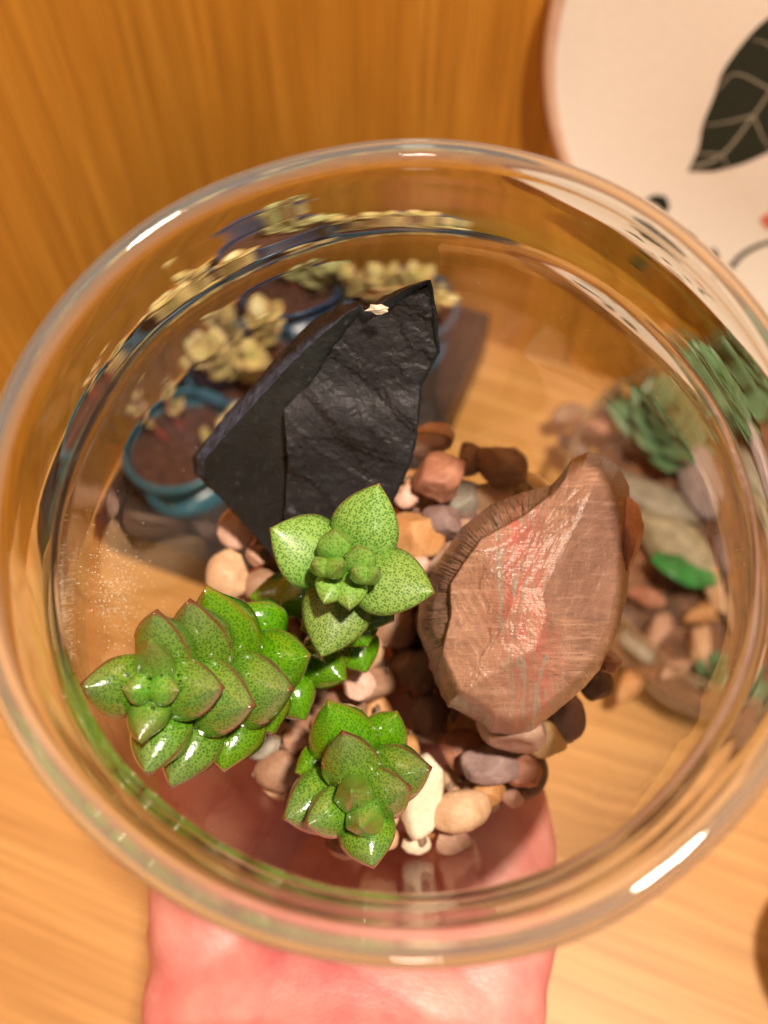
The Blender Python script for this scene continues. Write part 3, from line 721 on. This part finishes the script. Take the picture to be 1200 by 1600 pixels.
lump('foot', 805, 1128, 17.0, 58, 48, 60, stone_mat((0.30, 0.17, 0.12), (0.42, 0.27, 0.20), .35), 20, 12)

# ------------------------------------------------------------------ succulents
def leaf_mesh(L, W, thick=0.42, up=0.10, curl=0.06, nu=20, ns=9, point=0.85, base_w=0.5):
    vs, fs, col = [], [], []
    m_ = 2 * ns
    for i in range(nu + 1):
        u = (i / nu) ** 0.9 if i else 0
        if u < .40: g = base_w + (1 - base_w) * math.sin(math.pi / 2 * u / .40)
        else: g = max(0.0, 1 - ((u - .40) / .60) ** (2.25 - point))
        hw = max(0.006 * W, W / 2 * g)
        kz = thick * W * (0.62 + 0.38 * math.sin(math.pi * min(1, u * 1.1))) * (1 - u ** 5) * (0.35 + .65 * min(1, g * 1.15))
        for j in range(m_):
            if j < ns: s = -1 + 2 * j / ns; top = 1
            else: s = 1 - 2 * (j - ns) / ns; top = 0
            cz = curl * L * u * u
            if top: z = up * W * (1 - s * s) * (0.35 + .65 * g) + cz
            else: z = -kz * max(0, 1 - abs(s) ** 2.1) ** 0.62 + cz
            vs.append((u * L, s * hw, z))
            e = max(0, 1 - (1 - abs(s)) * hw / (0.045)) if abs(s) < 1 else 1
            if u > .9: e = max(e, (u - .9) * 9)
            col.append((e, u, 1.0 if top or abs(s) == 1 else 0.0))
    for i in range(nu):
        for j in range(m_):
            j2 = (j + 1) % m_
            fs.append((i * m_ + j, (i + 1) * m_ + j, (i + 1) * m_ + j2, i * m_ + j2))
    fs.append(tuple(range(m_))); fs.append(tuple(nu * m_ + k for k in range(m_))[::-1])
    me = recalc(mesh('leaf', vs, fs))
    ca = me.attributes.new('leaf', 'FLOAT_COLOR', 'POINT')
    for i, c in enumerate(col): ca.data[i].color = (*c, 1)
    return me
def leaf(parent, b, t, wpx, axis, mat, name='leaf', **kw):
    """b, t: base and tip as (px, py, depth)"""
    pb, pt = at(*b), at(*t); k = (b[2] + t[2]) / 2 / FPX
    L = (pt - pb).length
    me = leaf_mesh(L, wpx * k, **kw)
    return link(name, me, mat, parent, frame(pt - pb, axis, pb))
CAMD = -FW
# --- top rosette, facing the camera
A = thing('succulent', 'pale green speckled succulent rosette in front of the slate, two budding centres', 'succulent', at(540, 1010, 18.6), 'speckled succulents in the bowl')
ax = (at(540, 890, 14.2) - at(545, 960, 17)).normalized()
leaf(A, (528, 884, 14.9), (419, 827, 14.6), 122, ax, LEAF_A, thick=.34, point=.25, up=.16)
leaf(A, (552, 882, 15.0), (594, 753, 14.6), 112, ax, LEAF_A, thick=.34, point=.25, up=.16)
leaf(A, (548, 892, 14.8), (681, 930, 14.4), 116, ax, LEAF_A, thick=.34, point=.25, up=.16)
leaf(A, (543, 900, 15.1), (503, 1028, 14.9), 112, ax, LEAF_A, thick=.34, point=.25, up=.16)
for b, t, wd in (((522, 878, 14.45), (523, 822, 13.95), 56), ((566, 896, 14.4), (557, 848, 13.95), 52), ((528, 896, 14.4), (505, 947, 14.05), 56), ((546, 898, 14.4), (546, 957, 14.0), 58)):
    leaf(A, b, t, wd, ax, LEAF_AB, thick=.55, up=.25, point=.6, base_w=.75)
for b, t, wd in (((512, 886, 14.2), (540, 888, 13.55), 40), ((514, 886, 14.2), (484, 884, 13.7), 36), ((576, 898, 14.2), (545, 894, 13.55), 36), ((568, 898, 14.2), (596, 900, 13.65), 34)):
    leaf(A, b, t, wd, ax, LEAF_AB, 'bud', thick=.5, up=.4, point=.5, base_w=.9)
ax2 = (ax + 0.1 * RT).normalized()
for b, t, wd, mt in (((552, 930, 15.9), (616, 972, 15.6), 96, LEAF_L), ((540, 950, 16.2), (575, 1012, 16.0), 92, LEAF_L), ((530, 960, 16.8), (470, 985, 16.6), 84, LEAF_L), ((545, 985, 17.2), (572, 1052, 17.0), 78, LEAF_L),
                     ((520, 985, 17.0), (500, 1062, 16.8), 80, LEAF_L), ((500, 900, 16.9), (430, 962, 17.0), 80, LEAF_L), ((490, 920, 17.2), (390, 935, 17.3), 74, LEAF_L)):
    leaf(A, b, t, wd, ax, mt, thick=.4, point=.4, up=.2)
link('stem', tube('stem', spline([at(542, 905, 14.6), at(545, 950, 16.4), at(548, 985, 18.0), at(545, 1005, 19.3)], 6), 0.24), STEM, A)
# --- left rosette, its stem running back to the right
B = thing('succulent', 'long stacked succulent stem with red-edged leaves leaning against the left glass', 'succulent', at(500, 1030, 18.8), 'speckled succulents in the bowl')
bx = (at(236, 1076, 13.0) - at(420, 1045, 15.6)).normalized()
bx = (bx + CAMD * 0.9).normalized()
BL = [  # base, tip, width, material, thickness
 ((240, 1077, 13.05), (190, 1076, 12.88), 54, LEAF_BC, .28), ((232, 1077, 13.05), (284, 1077, 12.88), 54, LEAF_BC, .28),
 ((240, 1080, 13.5), (242, 992, 12.75), 76, LEAF_BC, .36), ((236, 1074, 13.5), (225, 1165, 12.85), 78, LEAF_BC, .36),
 ((240, 1076, 13.65), (122, 1067, 13.0), 106, LEAF_B, .38), ((236, 1078, 13.65), (358, 1073, 13.0), 102, LEAF_B, .38),
 ((256, 1072, 14.05), (252, 946, 13.2), 106, LEAF_B, .42), ((262, 1088, 14.05), (236, 1217, 13.3), 106, LEAF_B, .42),
 ((276, 1080, 14.3), (407, 1101, 13.5), 126, LEAF_B, .42),
 ((324, 1066, 14.6), (302, 929, 13.8), 110, LEAF_B, .45), ((322, 1098, 14.6), (271, 1236, 13.9), 106, LEAF_B, .45),
 ((334, 1080, 14.9), (466, 1074, 14.2), 124, LEAF_B, .45),
 ((372, 1056, 15.3), (328, 908, 14.4), 116, LEAF_L, .45), ((372, 1092, 15.2), (353, 1209, 14.5), 108, LEAF_L, .45),
 ((390, 1040, 15.7), (490, 1022, 15.2), 104, LEAF_L, .5), ((402, 1080, 15.6), (432, 1146, 15.3), 88, LEAF_L, .5), ((430, 1000, 16.2), (378, 940, 15.9), 90, LEAF_L, .5),
 ((440, 1060, 16.4), (480, 1124, 16.2), 80, LEAF_L, .5), ((470, 1020, 16.8), (545, 1062, 16.4), 84, LEAF_L, .5),
]
for b, t, wd, mt, th in BL:
    o = leaf(B, b, t, wd, bx, mt, thick=th * 1.3, point=.28, up=.30, curl=.06)
link('stem', tube('stem', spline([at(238, 1077, 13.2), at(300, 1072, 14.2), at(370, 1062, 15.2), at(440, 1050, 16.6), at(490, 1040, 18.0), at(505, 1035, 19.3)], 6), 0.25), STEM, B)
# --- lower rosette
D = thing('succulent', 'small glossy succulent rosette with red-tipped centre, lowest of the three', 'succulent', at(590, 1160, 18.9), 'speckled succulents in the bowl')
dx = (at(560, 1252, 14.4) - at(578, 1190, 16.8)).normalized(); dx = (dx + CAMD * .3).normalized()
DL = [
 ((558, 1266, 14.7), (549, 1226, 13.8), 66, LEAF_BC, .5), ((562, 1252, 14.7), (570, 1298, 13.8), 66, LEAF_BC, .5),
 ((560, 1244, 15.0), (535, 1134, 14.3), 96, LEAF_B, .42), ((566, 1262, 15.0), (585, 1359, 14.4), 94, LEAF_B, .40),
 ((562, 1248, 15.0), (647, 1226, 14.3), 90, LEAF_B, .42), ((562, 1254, 15.0), (471, 1286, 14.3), 84, LEAF_B, .42),
 ((548, 1232, 15.5), (438, 1278, 14.9), 106, LEAF_B, .5), ((570, 1218, 15.5), (678, 1196, 15.0), 98, LEAF_B, .5),
 ((556, 1210, 15.9), (512, 1088, 15.3), 112, LEAF_L, .5), ((582, 1180, 16.1), (622, 1108, 15.8), 80, LEAF_L, .5), ((522, 1180, 16.0), (460, 1206, 15.8), 66, LEAF_L, .5),
]
for b, t, wd, mt, th in DL:
    leaf(D, b, t, wd, dx, mt, thick=th * 1.3, point=.28, up=.30, curl=.06)
link('stem', tube('stem', spline([at(560, 1255, 14.7), at(572, 1215, 16.0), at(586, 1175, 17.8), at(590, 1155, 19.4)], 6), 0.22), STEM, D)
# water beads in the leaf axils
k_ = N('water'); k_.base((1, 1, 1)); k_.props(Roughness=0.0, IOR=1.33); k_.p.inputs['Transmission Weight'].default_value = 1.0
bead = bmesh.new(); bmesh.ops.create_icosphere(bead, subdivisions=3, radius=1 * S); bead = bm_mesh('droplet', bead)
for par, lst in ((B, [(199, 1050, 12.9), (190, 1074, 12.95), (234, 1055, 12.75), (233, 1071, 12.75), (280, 1050, 12.95), (281, 1065, 12.95), (282, 1077, 12.95), (239, 1102, 12.8), (252, 1055, 12.85)]),
                 (D, [(530, 1221, 14.2), (577, 1198, 14.6), (581, 1233, 14.2), (587, 1257, 14.2), (562, 1258, 13.85)]), (A, [(540, 867, 14.1), (591, 889, 14.2), (526, 930, 14.2)])):
    for q in lst:
        r = rnd.uniform(0.025, 0.04)
        link('droplet', bead, k_.m, par, trans(at(*q)) @ Matrix.Scale(r, 4))

# ------------------------------------------------------------------ nursery tray with potted plants
BLACK = plain('black_plastic', (0.022, 0.018, 0.017), 0.45, 0.2)
tray = thing('seed_tray', 'black plastic nursery tray holding the blue pots, by the cabinet corner', 'tray', (-15, 25, 0))
TX0, TX1, TY0, TY1 = -21.0, -6.6, 14.4, 33.6
def boxm(name, x0, x1, y0, y1, z0, z1, mat, parent, bev=0.15):
    bm = bmesh.new(); bmesh.ops.create_cube(bm, size=1)
    for v in bm.verts: v.co = V(((x0 if v.co.x < 0 else x1), (y0 if v.co.y < 0 else y1), (z0 if v.co.z < 0 else z1))) * S
    if bev: bmesh.ops.bevel(bm, geom=list(bm.edges), offset=bev * S, segments=2, affect='EDGES')
    return link(name, bm_mesh(name, bm), mat, parent, smooth=False)
boxm('deck', TX0 + .3, TX1 - .3, TY0 + .3, TY1 - .3, 0.05, 2.9, BLACK, tray, 0.1)
for a in ((TX0, TX1, TY0, TY0 + .5), (TX0, TX1, TY1 - .5, TY1), (TX0, TX0 + .5, TY0 + .51, TY1 - .51), (TX1 - .5, TX1, TY0 + .51, TY1 - .51)):
    boxm('side', *a, 0.04, 3.5, BLACK, tray)
TEAL = [plain('teal_plastic', (0.028, 0.12, 0.17), 0.28, 0.1), plain('navy_plastic', (0.025, 0.065, 0.16), 0.28, 0.1), plain('blue_plastic', (0.035, 0.11, 0.19), 0.28, 0.1)]
def soil_mat():
    k = N('potting_soil'); n = k.noise(k.coord(), 260, 5, 0.7)
    k.base(k.ramp(n, [(0.35, (0.035, 0.016, 0.011)), (0.6, (0.12, 0.045, 0.028)), (0.75, (0.25, 0.11, 0.06))])); k.props(Roughness=0.9); k.bump(n, 0.8, 0.003); return k.m
SOIL = soil_mat()
def var_mat(name, a, b, edge):
    k = N(name); at_ = k.n('ShaderNodeAttribute'); at_.attribute_name = 'leaf'
    sep = k.n('ShaderNodeSeparateColor'); k.set(sep.inputs[0], at_.outputs['Color'])
    n = k.noise(k.coord(), 180, 3, 0.6)
    oi = k.n('ShaderNodeObjectInfo')
    c = k.mix(k.ramp(n, [(0.4, (0, 0, 0)), (0.6, (1, 1, 1))]), a, b)
    c = k.mix(k.math('MULTIPLY', oi.outputs['Random'], 0.6), c, b)
    c = k.mix(k.math('MULTIPLY', sep.outputs[0], 0.7), c, edge)
    k.base(c); k.props(Roughness=0.4); k.p.inputs['Subsurface Weight'].default_value = 0.1; k.p.inputs['Subsurface Radius'].default_value = (0.002, 0.002, 0.001)
    return k.m
VAR1 = var_mat('variegated_leaf', (0.16, 0.28, 0.06), (0.62, 0.52, 0.22), (0.58, 0.25, 0.17))
VAR2 = var_mat('pale_green_leaf', (0.26, 0.40, 0.17), (0.50, 0.52, 0.24), (0.48, 0.36, 0.2))
GREY = var_mat('grey_green_leaf', (0.05, 0.13, 0.04), (0.12, 0.22, 0.11), (0.16, 0.25, 0.14))
RED = plain('red_stem', (0.25, 0.06, 0.045), 0.5)
SMALL = [leaf_mesh(1.45, 1.35, .28, .08, .10, 8, 5, .2, .5), leaf_mesh(1.25, 1.2, .30, .08, .12, 8, 5, .2, .5)]
def small_leaf(parent, p, d, up, s, mat, which=0):
    key = (which, mat.name)
    if key not in small_leaf.cache:
        me = SMALL[which].copy(); me.materials.append(mat); small_leaf.cache[key] = me
    return link('leaf', small_leaf.cache[key], None, parent, frame(d, up, p) @ Matrix.Scale(s, 4))
small_leaf.cache = {}
def potted(x, y, rim, stems, label, leafm, colr, h=6.0, rt=2.95):
    t = thing('potted_plant', label, 'potted plant', (x, y, 0.3), 'blue pots in the black tray')
    mw = trans((x, y, 0.3))
    pf = [(0.05, 0.02), (2.15, 0.02), (2.2, 0.1), (rt - .25, h - .75), (rt, h - .7), (rt + .05, h - .1), (rt - .02, h), (rt - .16, h), (rt - .22, h - .15), (rt - .38, h - 1.2)]
    po = link('pot', lathe('pot', pf[:4] + [pf[9]], 48), colr, t, mw)
    link('rim', lathe('rim', [pf[3]] + pf[4:9] + [(rt - .3, h - .72)], 48, True), colr, po, mw)
    # soil: bumpy disc
    vs, fs = [(0, 0, h - 1.0)], []
    for j in range(1, 9):
        for i in range(28):
            a = 2 * math.pi * i / 28; r = (rt - .34) * j / 8
            vs.append((r * math.cos(a), r * math.sin(a), h - 1.05 + 0.14 * noise.noise(V((r * math.cos(a) * 2 + x, r * math.sin(a) * 2, y)))))
    for i in range(28): fs.append((0, 1 + i, 1 + (i + 1) % 28))
    for j in range(7):
        for i in range(28): fs.append((1 + j * 28 + i, 1 + (j + 1) * 28 + i, 1 + (j + 1) * 28 + (i + 1) % 28, 1 + j * 28 + (i + 1) % 28))
    link('soil', mesh('soil', vs, fs), SOIL, t, mw)
    r = random.Random(int(x * 31 + y * 17))
    for (sx, sy, ex, ey, ez, nl, sc) in stems:
        p0 = V((x + sx, y + sy, h - .9)); p1 = V((x + ex, y + ey, ez)); mid = (p0 + p1) / 2 + V((r.uniform(-.4, .4), r.uniform(-.4, .4), .4))
        sp = spline([p0, mid, p1], 6)
        st = link('stem', tube('stem', sp, [0.16 - 0.07 * i / (len(sp) - 1) for i in range(len(sp))], 8), RED, t)
        nl = int(nl * 1.6)
        for i in range(nl):
            f = 0.25 + 0.75 * (i // 2) / max(1, (nl - 1) // 2); q = sp[min(len(sp) - 1, int(f * (len(sp) - 1)))]
            tan = (sp[-1] - sp[0]).normalized()
            a = (i % 2) * math.pi + (i // 2) * math.pi / 2 + r.uniform(-.3, .3)
            u = tan.orthogonal().normalized(); v = tan.cross(u)
            d = (u * math.cos(a) + v * math.sin(a)) + tan * r.uniform(.25, .7) + V((0, 0, .15))
            small_leaf(st, q + V((r.uniform(-.25, .25), r.uniform(-.25, .25), r.uniform(-.2, .2))), d, tan + V((0, 0, .4)), sc * r.uniform(.6, .95), leafm, r.randint(0, 1))
    return t
potted(-17.4, 18.6, 0, [(-.6, 1.0, -1.9, 2.0, 7.6, 6, .8), (.9, .6, 2.4, 1.2, 7.0, 5, .9), (-.9, .2, -3.0, 1.0, 8.4, 6, .6)], 'teal pot nearest the left wall with sparse red-stemmed plant', VAR1, TEAL[0])
potted(-16.8, 24.0, 0, [(0, 0, -1.3, 0.2, 9.4, 14, 1.05), (.4, -.4, -.4, -1.8, 9.0, 14, 1.05), (.4, .4, .9, .6, 9.6, 12, 1.0), (-.5, .2, -1.6, -1.6, 8.4, 10, 1.0), (.6, 0, 1.4, -1.2, 8.2, 8, 1)], 'blue pot overflowing with yellow-green variegated leaves, left of the slate', VAR1, TEAL[2])
potted(-17.2, 30.2, 0, [(0, .3, -.4, .8, 7.6, 10, 1.0), (.5, .3, 2.2, .6, 7.6, 12, .95), (-.4, .4, 0.6, 1.2, 9.0, 8, .8)], 'navy blue pot in the cabinet corner with pale green plant', VAR2, TEAL[1])
potted(-10.7, 30.4, 0, [(0, 0, .6, .4, 8.2, 12, 1.05), (-.4, .2, -1.2, .3, 8.0, 12, 1.0), (-.8, -.2, -2.8, .0, 7.4, 10, .9), (.6, 0, 2.3, -.3, 7.4, 8, 1.05)], 'blue pot behind the top of the slate with pink-edged leaves', VAR1, TEAL[2])
potted(-10.8, 24.3, 0, [(0, 0, -.9, .4, 8.4, 8, .95)], 'teal pot hidden behind the right edge of the slate', VAR1, TEAL[0])

# ------------------------------------------------------------------ second terrarium: shallow glass dish on the right
DC = V((9.0, 24.6, 0)); DR = 9.2
dish = thing('glass_dish', 'round shallow glass dish garden standing on the table to the right', 'dish', DC)
dp = [(0.02, 0.06), (6.8, 0.08), (8.0, 0.4), (8.8, 1.6), (DR, 3.2), (DR, 6.0)]
link('wall', lathe('wall', [(p.x, p.y) for p in spline([V((a, b, 0)) for a, b in dp], 4)], 96), GLASS_WALL, dish, trans(DC))
link('rim', lathe('rim', [(DR + .16 * math.cos(a), 6.05 + .16 * math.sin(a)) for a in [2 * math.pi * i / 10 for i in range(10)]], 96, True), GLASS_DISH, dish, trans(DC))
link('base', lathe('base', [(7.3 + .5 * math.cos(a), .34 + .28 * math.sin(a)) for a in [2 * math.pi * i / 10 for i in range(10)]], 96, True), GLASS_DISH, dish, trans(DC))
vs, fs = [(DC.x, DC.y, 2.3)], []
for j in range(1, 25):
    for i in range(90):
        a = 2 * math.pi * i / 90; r = 8.6 * j / 24; x, y = DC.x + r * math.cos(a), DC.y + r * math.sin(a)
        vs.append((x, y, 1.9 + .5 * noise.noise(V((x * .35, y * .35, 1))) + .35 * noise.noise(V((x * 1.4, y * 1.4, 3)))))
b0 = len(vs)
for i in range(90):
    a = 2 * math.pi * i / 90; vs.append((DC.x + 7.6 * math.cos(a), DC.y + 7.6 * math.sin(a), .65))
for i in range(90):
    fs.append((0, 1 + i, 1 + (i + 1) % 90)); fs.append((1 + 23 * 90 + i, b0 + i, b0 + (i + 1) % 90, 1 + 23 * 90 + (i + 1) % 90))
for j in range(23):
    for i in range(90): fs.append((1 + j * 90 + i, 1 + (j + 1) * 90 + i, 1 + (j + 1) * 90 + (i + 1) % 90, 1 + j * 90 + (i + 1) % 90))
def bark_mat():
    k = N('bark_soil'); co = k.coord(); n = k.noise(co, 120, 5, 0.7); n2 = k.noise(co, 40, 3)
    c = k.ramp(n, [(0.3, (0.035, 0.018, 0.011)), (0.5, (0.13, 0.065, 0.038)), (0.68, (0.30, 0.16, 0.09))])
    k.base(k.mix(k.ramp(n2, [(0.4, (0, 0, 0)), (0.6, (0.6,) * 3)]), c, (0.30, 0.12, 0.05))); k.props(Roughness=0.85); k.bump(n, 0.8, 0.004); return k.m
so = link('soil', recalc(mesh('soil', vs, fs)), bark_mat()); tag(so, 'brown bark and soil filling the glass dish', 'soil', kind='stuff')
def rock_at(name, px, py, z, rx, ry, rz, col, lab, cat, rot=0, ang=.6, mat=None):
    p = onz(px, py, z); mw = Matrix.Rotation(math.radians(rot), 4, 'Z'); mw.translation = p * S
    o = link(name, pebble_mesh(rx, ry, rz, int(px + py), ang), mat or PM[col], None, mw); return tag(o, lab, cat)
LILAC = stone_mat((0.34, 0.27, 0.27), (0.46, 0.37, 0.36)); GB = stone_mat((0.17, 0.15, 0.11), (0.30, 0.26, 0.19)); 
rock_at('stone', 1122, 742, 3.2, 1.6, 2.2, 1.3, None, 'lilac grey smooth stone in the glass dish', 'stone', 15, .4, LILAC)
rock_at('driftwood', 1020, 775, 3.2, 3.4, 1.2, .9, None, 'grey brown layered driftwood piece in the glass dish, farther back', 'driftwood', -6, .8, GB)
rock_at('driftwood', 1055, 845, 3.2, 2.6, 1.3, 1.0, None, 'pale olive driftwood chip in the glass dish below the grey layered piece', 'driftwood', -22, .8, stone_mat((0.25, 0.21, 0.13), (0.40, 0.34, 0.22)))
rock_at('driftwood', 1125, 905, 3.0, .55, 2.2, .6, None, 'narrow tan wood sliver in the glass dish', 'driftwood', 28, .6, PM['tan'])
for i, (px, py, col, rx, lab) in enumerate([(1010, 935, 'red', .9, 'rust red bark chip in the glass dish under the green leaf'), (1110, 960, 'orange', 1.0, 'orange bark chip right of the green leaf in the dish'), (1035, 985, 'pinkbrown', 1.1, 'pinkish pebble below the green leaf in the dish'),
        (1105, 1010, 'tan', 1.1, 'tan round pebble near the front of the dish'), (990, 1010, 'grey', .9, 'grey pebble at the left front of the dish'), (960, 960, 'dark', .9, 'dark chip at the left of the dish by the brown stone'),
        (1060, 1050, 'pinkbrown', .9, 'pinkish brown pebble at the front wall of the dish'), (985, 1070, 'orange', .9, 'orange pebble at the front left wall of the dish'), (1150, 860, 'purple', 1.1, 'purple brown pebble at the right of the dish'),
        (900, 700, 'dark', 1.0, 'dark bark chip at the far left of the dish'), (930, 660, 'red', 1.0, 'red brown bark chip behind the rosette in the dish'), (890, 640, 'brown', 1.0, 'brown bark chip at the back left of the dish'),
        (960, 620, 'purple', 1.0, 'purple bark chip at the back of the dish'), (1160, 960, 'brown', 1.0, 'brown bark chip at the right front of the dish'), (930, 740, 'brown', 1.1, 'brown chip left of the driftwood in the dish')]):
    rock_at('bark_chip' if 'chip' in lab else 'pebble', px, py, 2.6, rx * 1.1, rx * .6, rx * .5, col, lab, 'bark chip' if 'chip' in lab else 'pebble', i * 37, 1.0)
def rosette(name, lab, c, n, L, mat, cat='succulent', spread=1.0, seed=1, h=2.0):
    t = thing(name, lab, cat, c); r = random.Random(seed)
    top = V(c) + V((0, 0, h))
    link('stem', tube('stem', [V(c), V(c) + V((.05, .05, h * .5)), top], [.22, .2, .15], 8), STEM, t)
    for i in range(n):
        a = i * 2.399; f = i / n
        d = V((math.cos(a), math.sin(a), 0.15 + 1.2 * f)) ; p = top - V((0, 0, (1 - f) * h * .8)) + V((d.x, d.y, 0)) * spread * (.15 + .3 * (1 - f)) * L
        small_leaf(t, p, d, V((0, 0, 1)) - d * .3, L * (1.2 - .45 * f) * r.uniform(.85, 1.15) / 1.2, mat, r.randint(0, 1))
    return t
rosette('succulent', 'grey-green leafy rosette in the glass dish', onz(1050, 680, 2.3), 40, 1.9, GREY, seed=4, h=3.0)
rosette('succulent', 'taller grey-green sprig at the back right of the glass dish', onz(1150, 620, 2.3), 24, 2.0, GREY, seed=5, h=5.0)
rosette('succulent', 'small dark green tuft at the right front of the dish', onz(1122, 1060, 2.2), 9, .8, GREY, seed=6, h=.8)
def blade(name, lab, pts, w, mat, cat):
    vs, fs = [], []
    sp = spline(pts, 6)
    for i, p in enumerate(sp):
        f = i / (len(sp) - 1); ww = w * math.sin(math.pi * min(.97, .12 + f * .85)) ** .7
        t = (sp[min(i + 1, len(sp) - 1)] - sp[max(i - 1, 0)]).normalized(); s = t.cross(V((0, 0, 1))).normalized()
        for k in (-1, -.5, 0, .5, 1): vs.append(p + s * ww * k + V((0, 0, abs(k) * .12 * w)))
        for k in (1, .5, 0, -.5, -1): vs.append(p + s * ww * k * .96 + V((0, 0, abs(k) * .12 * w - .07)))
    for i in range(len(sp) - 1):
        for j in range(10): fs.append((i * 10 + j, i * 10 + (j + 1) % 10, (i + 1) * 10 + (j + 1) % 10, (i + 1) * 10 + j))
    fs.append(tuple(range(10))); fs.append(tuple((len(sp) - 1) * 10 + k for k in range(10)))
    return tag(link(name, recalc(mesh(name, vs, fs)), mat), lab, cat)
blade('fallen_leaf', 'bright green leaf lying among bark in the glass dish', [onz(1024, 868, 3.6), onz(1060, 884, 4.2), onz(1095, 902, 3.7), onz(1140, 905, 3.5)], 0.65, plain('bright_green', (0.035, 0.21, 0.05), 0.35, 0.5, 90), 'leaf')

# ------------------------------------------------------------------ round white plate with botanical print on the back panel
PLY = WY - 0.9
PCN = V((6.0, PLY, 19.6)); PR = 12.2
plate_o = thing('wall_plate', 'round white plate printed with dark leaves, hanging on the wood panel', 'plate', PCN)
pm = frame((1, 0, 0), (0, -1, 0), PCN)
CER = plain('white_ceramic', (0.80, 0.74, 0.66), 0.35, 0.03); PINK = plain('pink_rim', (0.62, 0.40, 0.29), 0.4, 0.08)
link('face', lathe('face', [(0.01, 0), (PR * .5, 0.0), (PR - .7, 0.02), (PR - .55, .12)], 128), CER, plate_o, pm)
link('rim', lathe('rim', [(PR - .56, .10), (PR - .40, .30), (PR - .15, .34), (PR, .2), (PR, -.3), (PR - .3, -.5), (PR - .56, -.3)], 128, True), PINK, plate_o, pm)
link('back', lathe('back', [(0.01, -.35), (PR - .58, -.32)], 64), CER, plate_o, pm)
INK = plain('dark_green_ink', (0.010, 0.017, 0.010), 0.6, 0.3); VEIN = plain('pale_ink', (0.34, 0.31, 0.24), 0.6, 0.1); GREEN = plain('green_ink', (0.06, 0.10, 0.035), 0.6, 0.3); CORAL = plain('coral_ink', (0.65, 0.16, 0.09), 0.6)
def pxy(px, py, lift=0.03):
    return ony(px, py, PLY - lift)
def patch(name, pts, mat, parent, lift=0.03):
    n = len(pts); vs = [pxy(x, y, lift) for x, y in pts] + [pxy(x, y, lift - .025) for x, y in pts]
    fs = [tuple(range(n)), tuple(range(n, 2 * n))[::-1]] + [(i, i + n, (i + 1) % n + n, (i + 1) % n) for i in range(n)]
    return link(name, recalc(mesh(name, vs, fs)), mat, parent, smooth=False)
def stroke(name, pts, wd, mat, parent, lift=0.05):
    sp = [(p.x, p.y) for p in spline([V((x, y, 0)) for x, y in pts], 6)]; n = len(sp); L_, R_ = [], []
    for i, (x, y) in enumerate(sp):
        a, b = sp[max(0, i - 1)], sp[min(n - 1, i + 1)]; t = V((b[0] - a[0], b[1] - a[1])).normalized(); f = i / (n - 1)
        ww = wd * (1 - .5 * f) / 2; L_.append((x - t.y * ww, y + t.x * ww)); R_.append((x + t.y * ww, y - t.x * ww))
    return patch(name, L_ + R_[::-1], mat, parent, lift)
lf = [(1075, 268), (1092, 230), (1098, 195), (1118, 145), (1130, 110), (1165, 62), (1200, 28), (1250, 0), (1300, -10), (1330, 60), (1320, 120), (1270, 190), (1215, 230), (1160, 256), (1115, 268)]
lf = [(p.x, p.y) for p in spline([V((x, y, 0)) for x, y in lf], 3)]
big = patch('printed_leaf', lf, INK, plate_o, .03); big['label'] = 'large dark leaf print with pale veins'
for pts, wd in (([(1082, 262), (1128, 242), (1178, 180), (1225, 110), (1280, 30)], 7), ([(1178, 180), (1140, 190), (1104, 196)], 5), ([(1205, 140), (1150, 115), (1122, 140)], 5), ([(1225, 105), (1200, 70), (1175, 62)], 4), ([(1178, 182), (1192, 215), (1205, 232)], 5), ([(1128, 242), (1100, 240), (1088, 240)], 5), ([(1130, 242), (1134, 255), (1140, 262)], 4), ([(1225, 115), (1255, 150), (1275, 180)], 4)):
    stroke('vein', pts, wd * .65, VEIN, big, .055)
for pts, mat in (([(1008, 312), (1022, 304), (1040, 306), (1047, 322), (1040, 334), (1028, 322)], INK), ([(940, 342), (952, 338), (975, 350), (1000, 368), (1018, 380), (990, 372), (962, 356), (946, 352)], GREEN), ([(978, 418), (1000, 392), (1025, 388), (1035, 398), (1020, 412), (1005, 430), (988, 432)], GREEN),
                 ([(1030, 425), (1052, 412), (1078, 425), (1072, 446), (1055, 452), (1045, 440)], GREEN), ([(1060, 372), (1072, 362), (1086, 372), (1078, 384)], INK), ([(1108, 392), (1118, 388), (1124, 402), (1116, 408)], INK), ([(1186, 342), (1205, 330), (1215, 348), (1200, 360)], CORAL)):
    patch('printed_sprig', pts, mat, plate_o, .03)
stroke('printed_stalk', [(1142, 418), (1160, 398), (1190, 382), (1230, 372)], 9, INK, plate_o)

# ------------------------------------------------------------------ dark pot at the lower right edge
dk = thing('dark_pot', 'dark brown round pot at the bottom right corner of the picture', 'pot', onz(1318, 1530, 0))
link('pot', lathe('pot', [(0.02, .02), (2.2, .02), (2.5, .3), (3.0, 2.5), (3.1, 4.0), (3.25, 4.2), (3.25, 4.6), (3.0, 4.7), (2.85, 4.5), (2.8, 3.4), (0.02, 3.3)], 64), plain('dark_brown_glaze', (0.012, 0.006, 0.004), 0.4, 0.2), dk, trans(onz(1318, 1530, 0)))

# light bent by the thick glass reaches everything else
for o in C.objects:
    if o.type == 'MESH' and o.name != 'shell': o.cycles.is_caustics_receiver = True
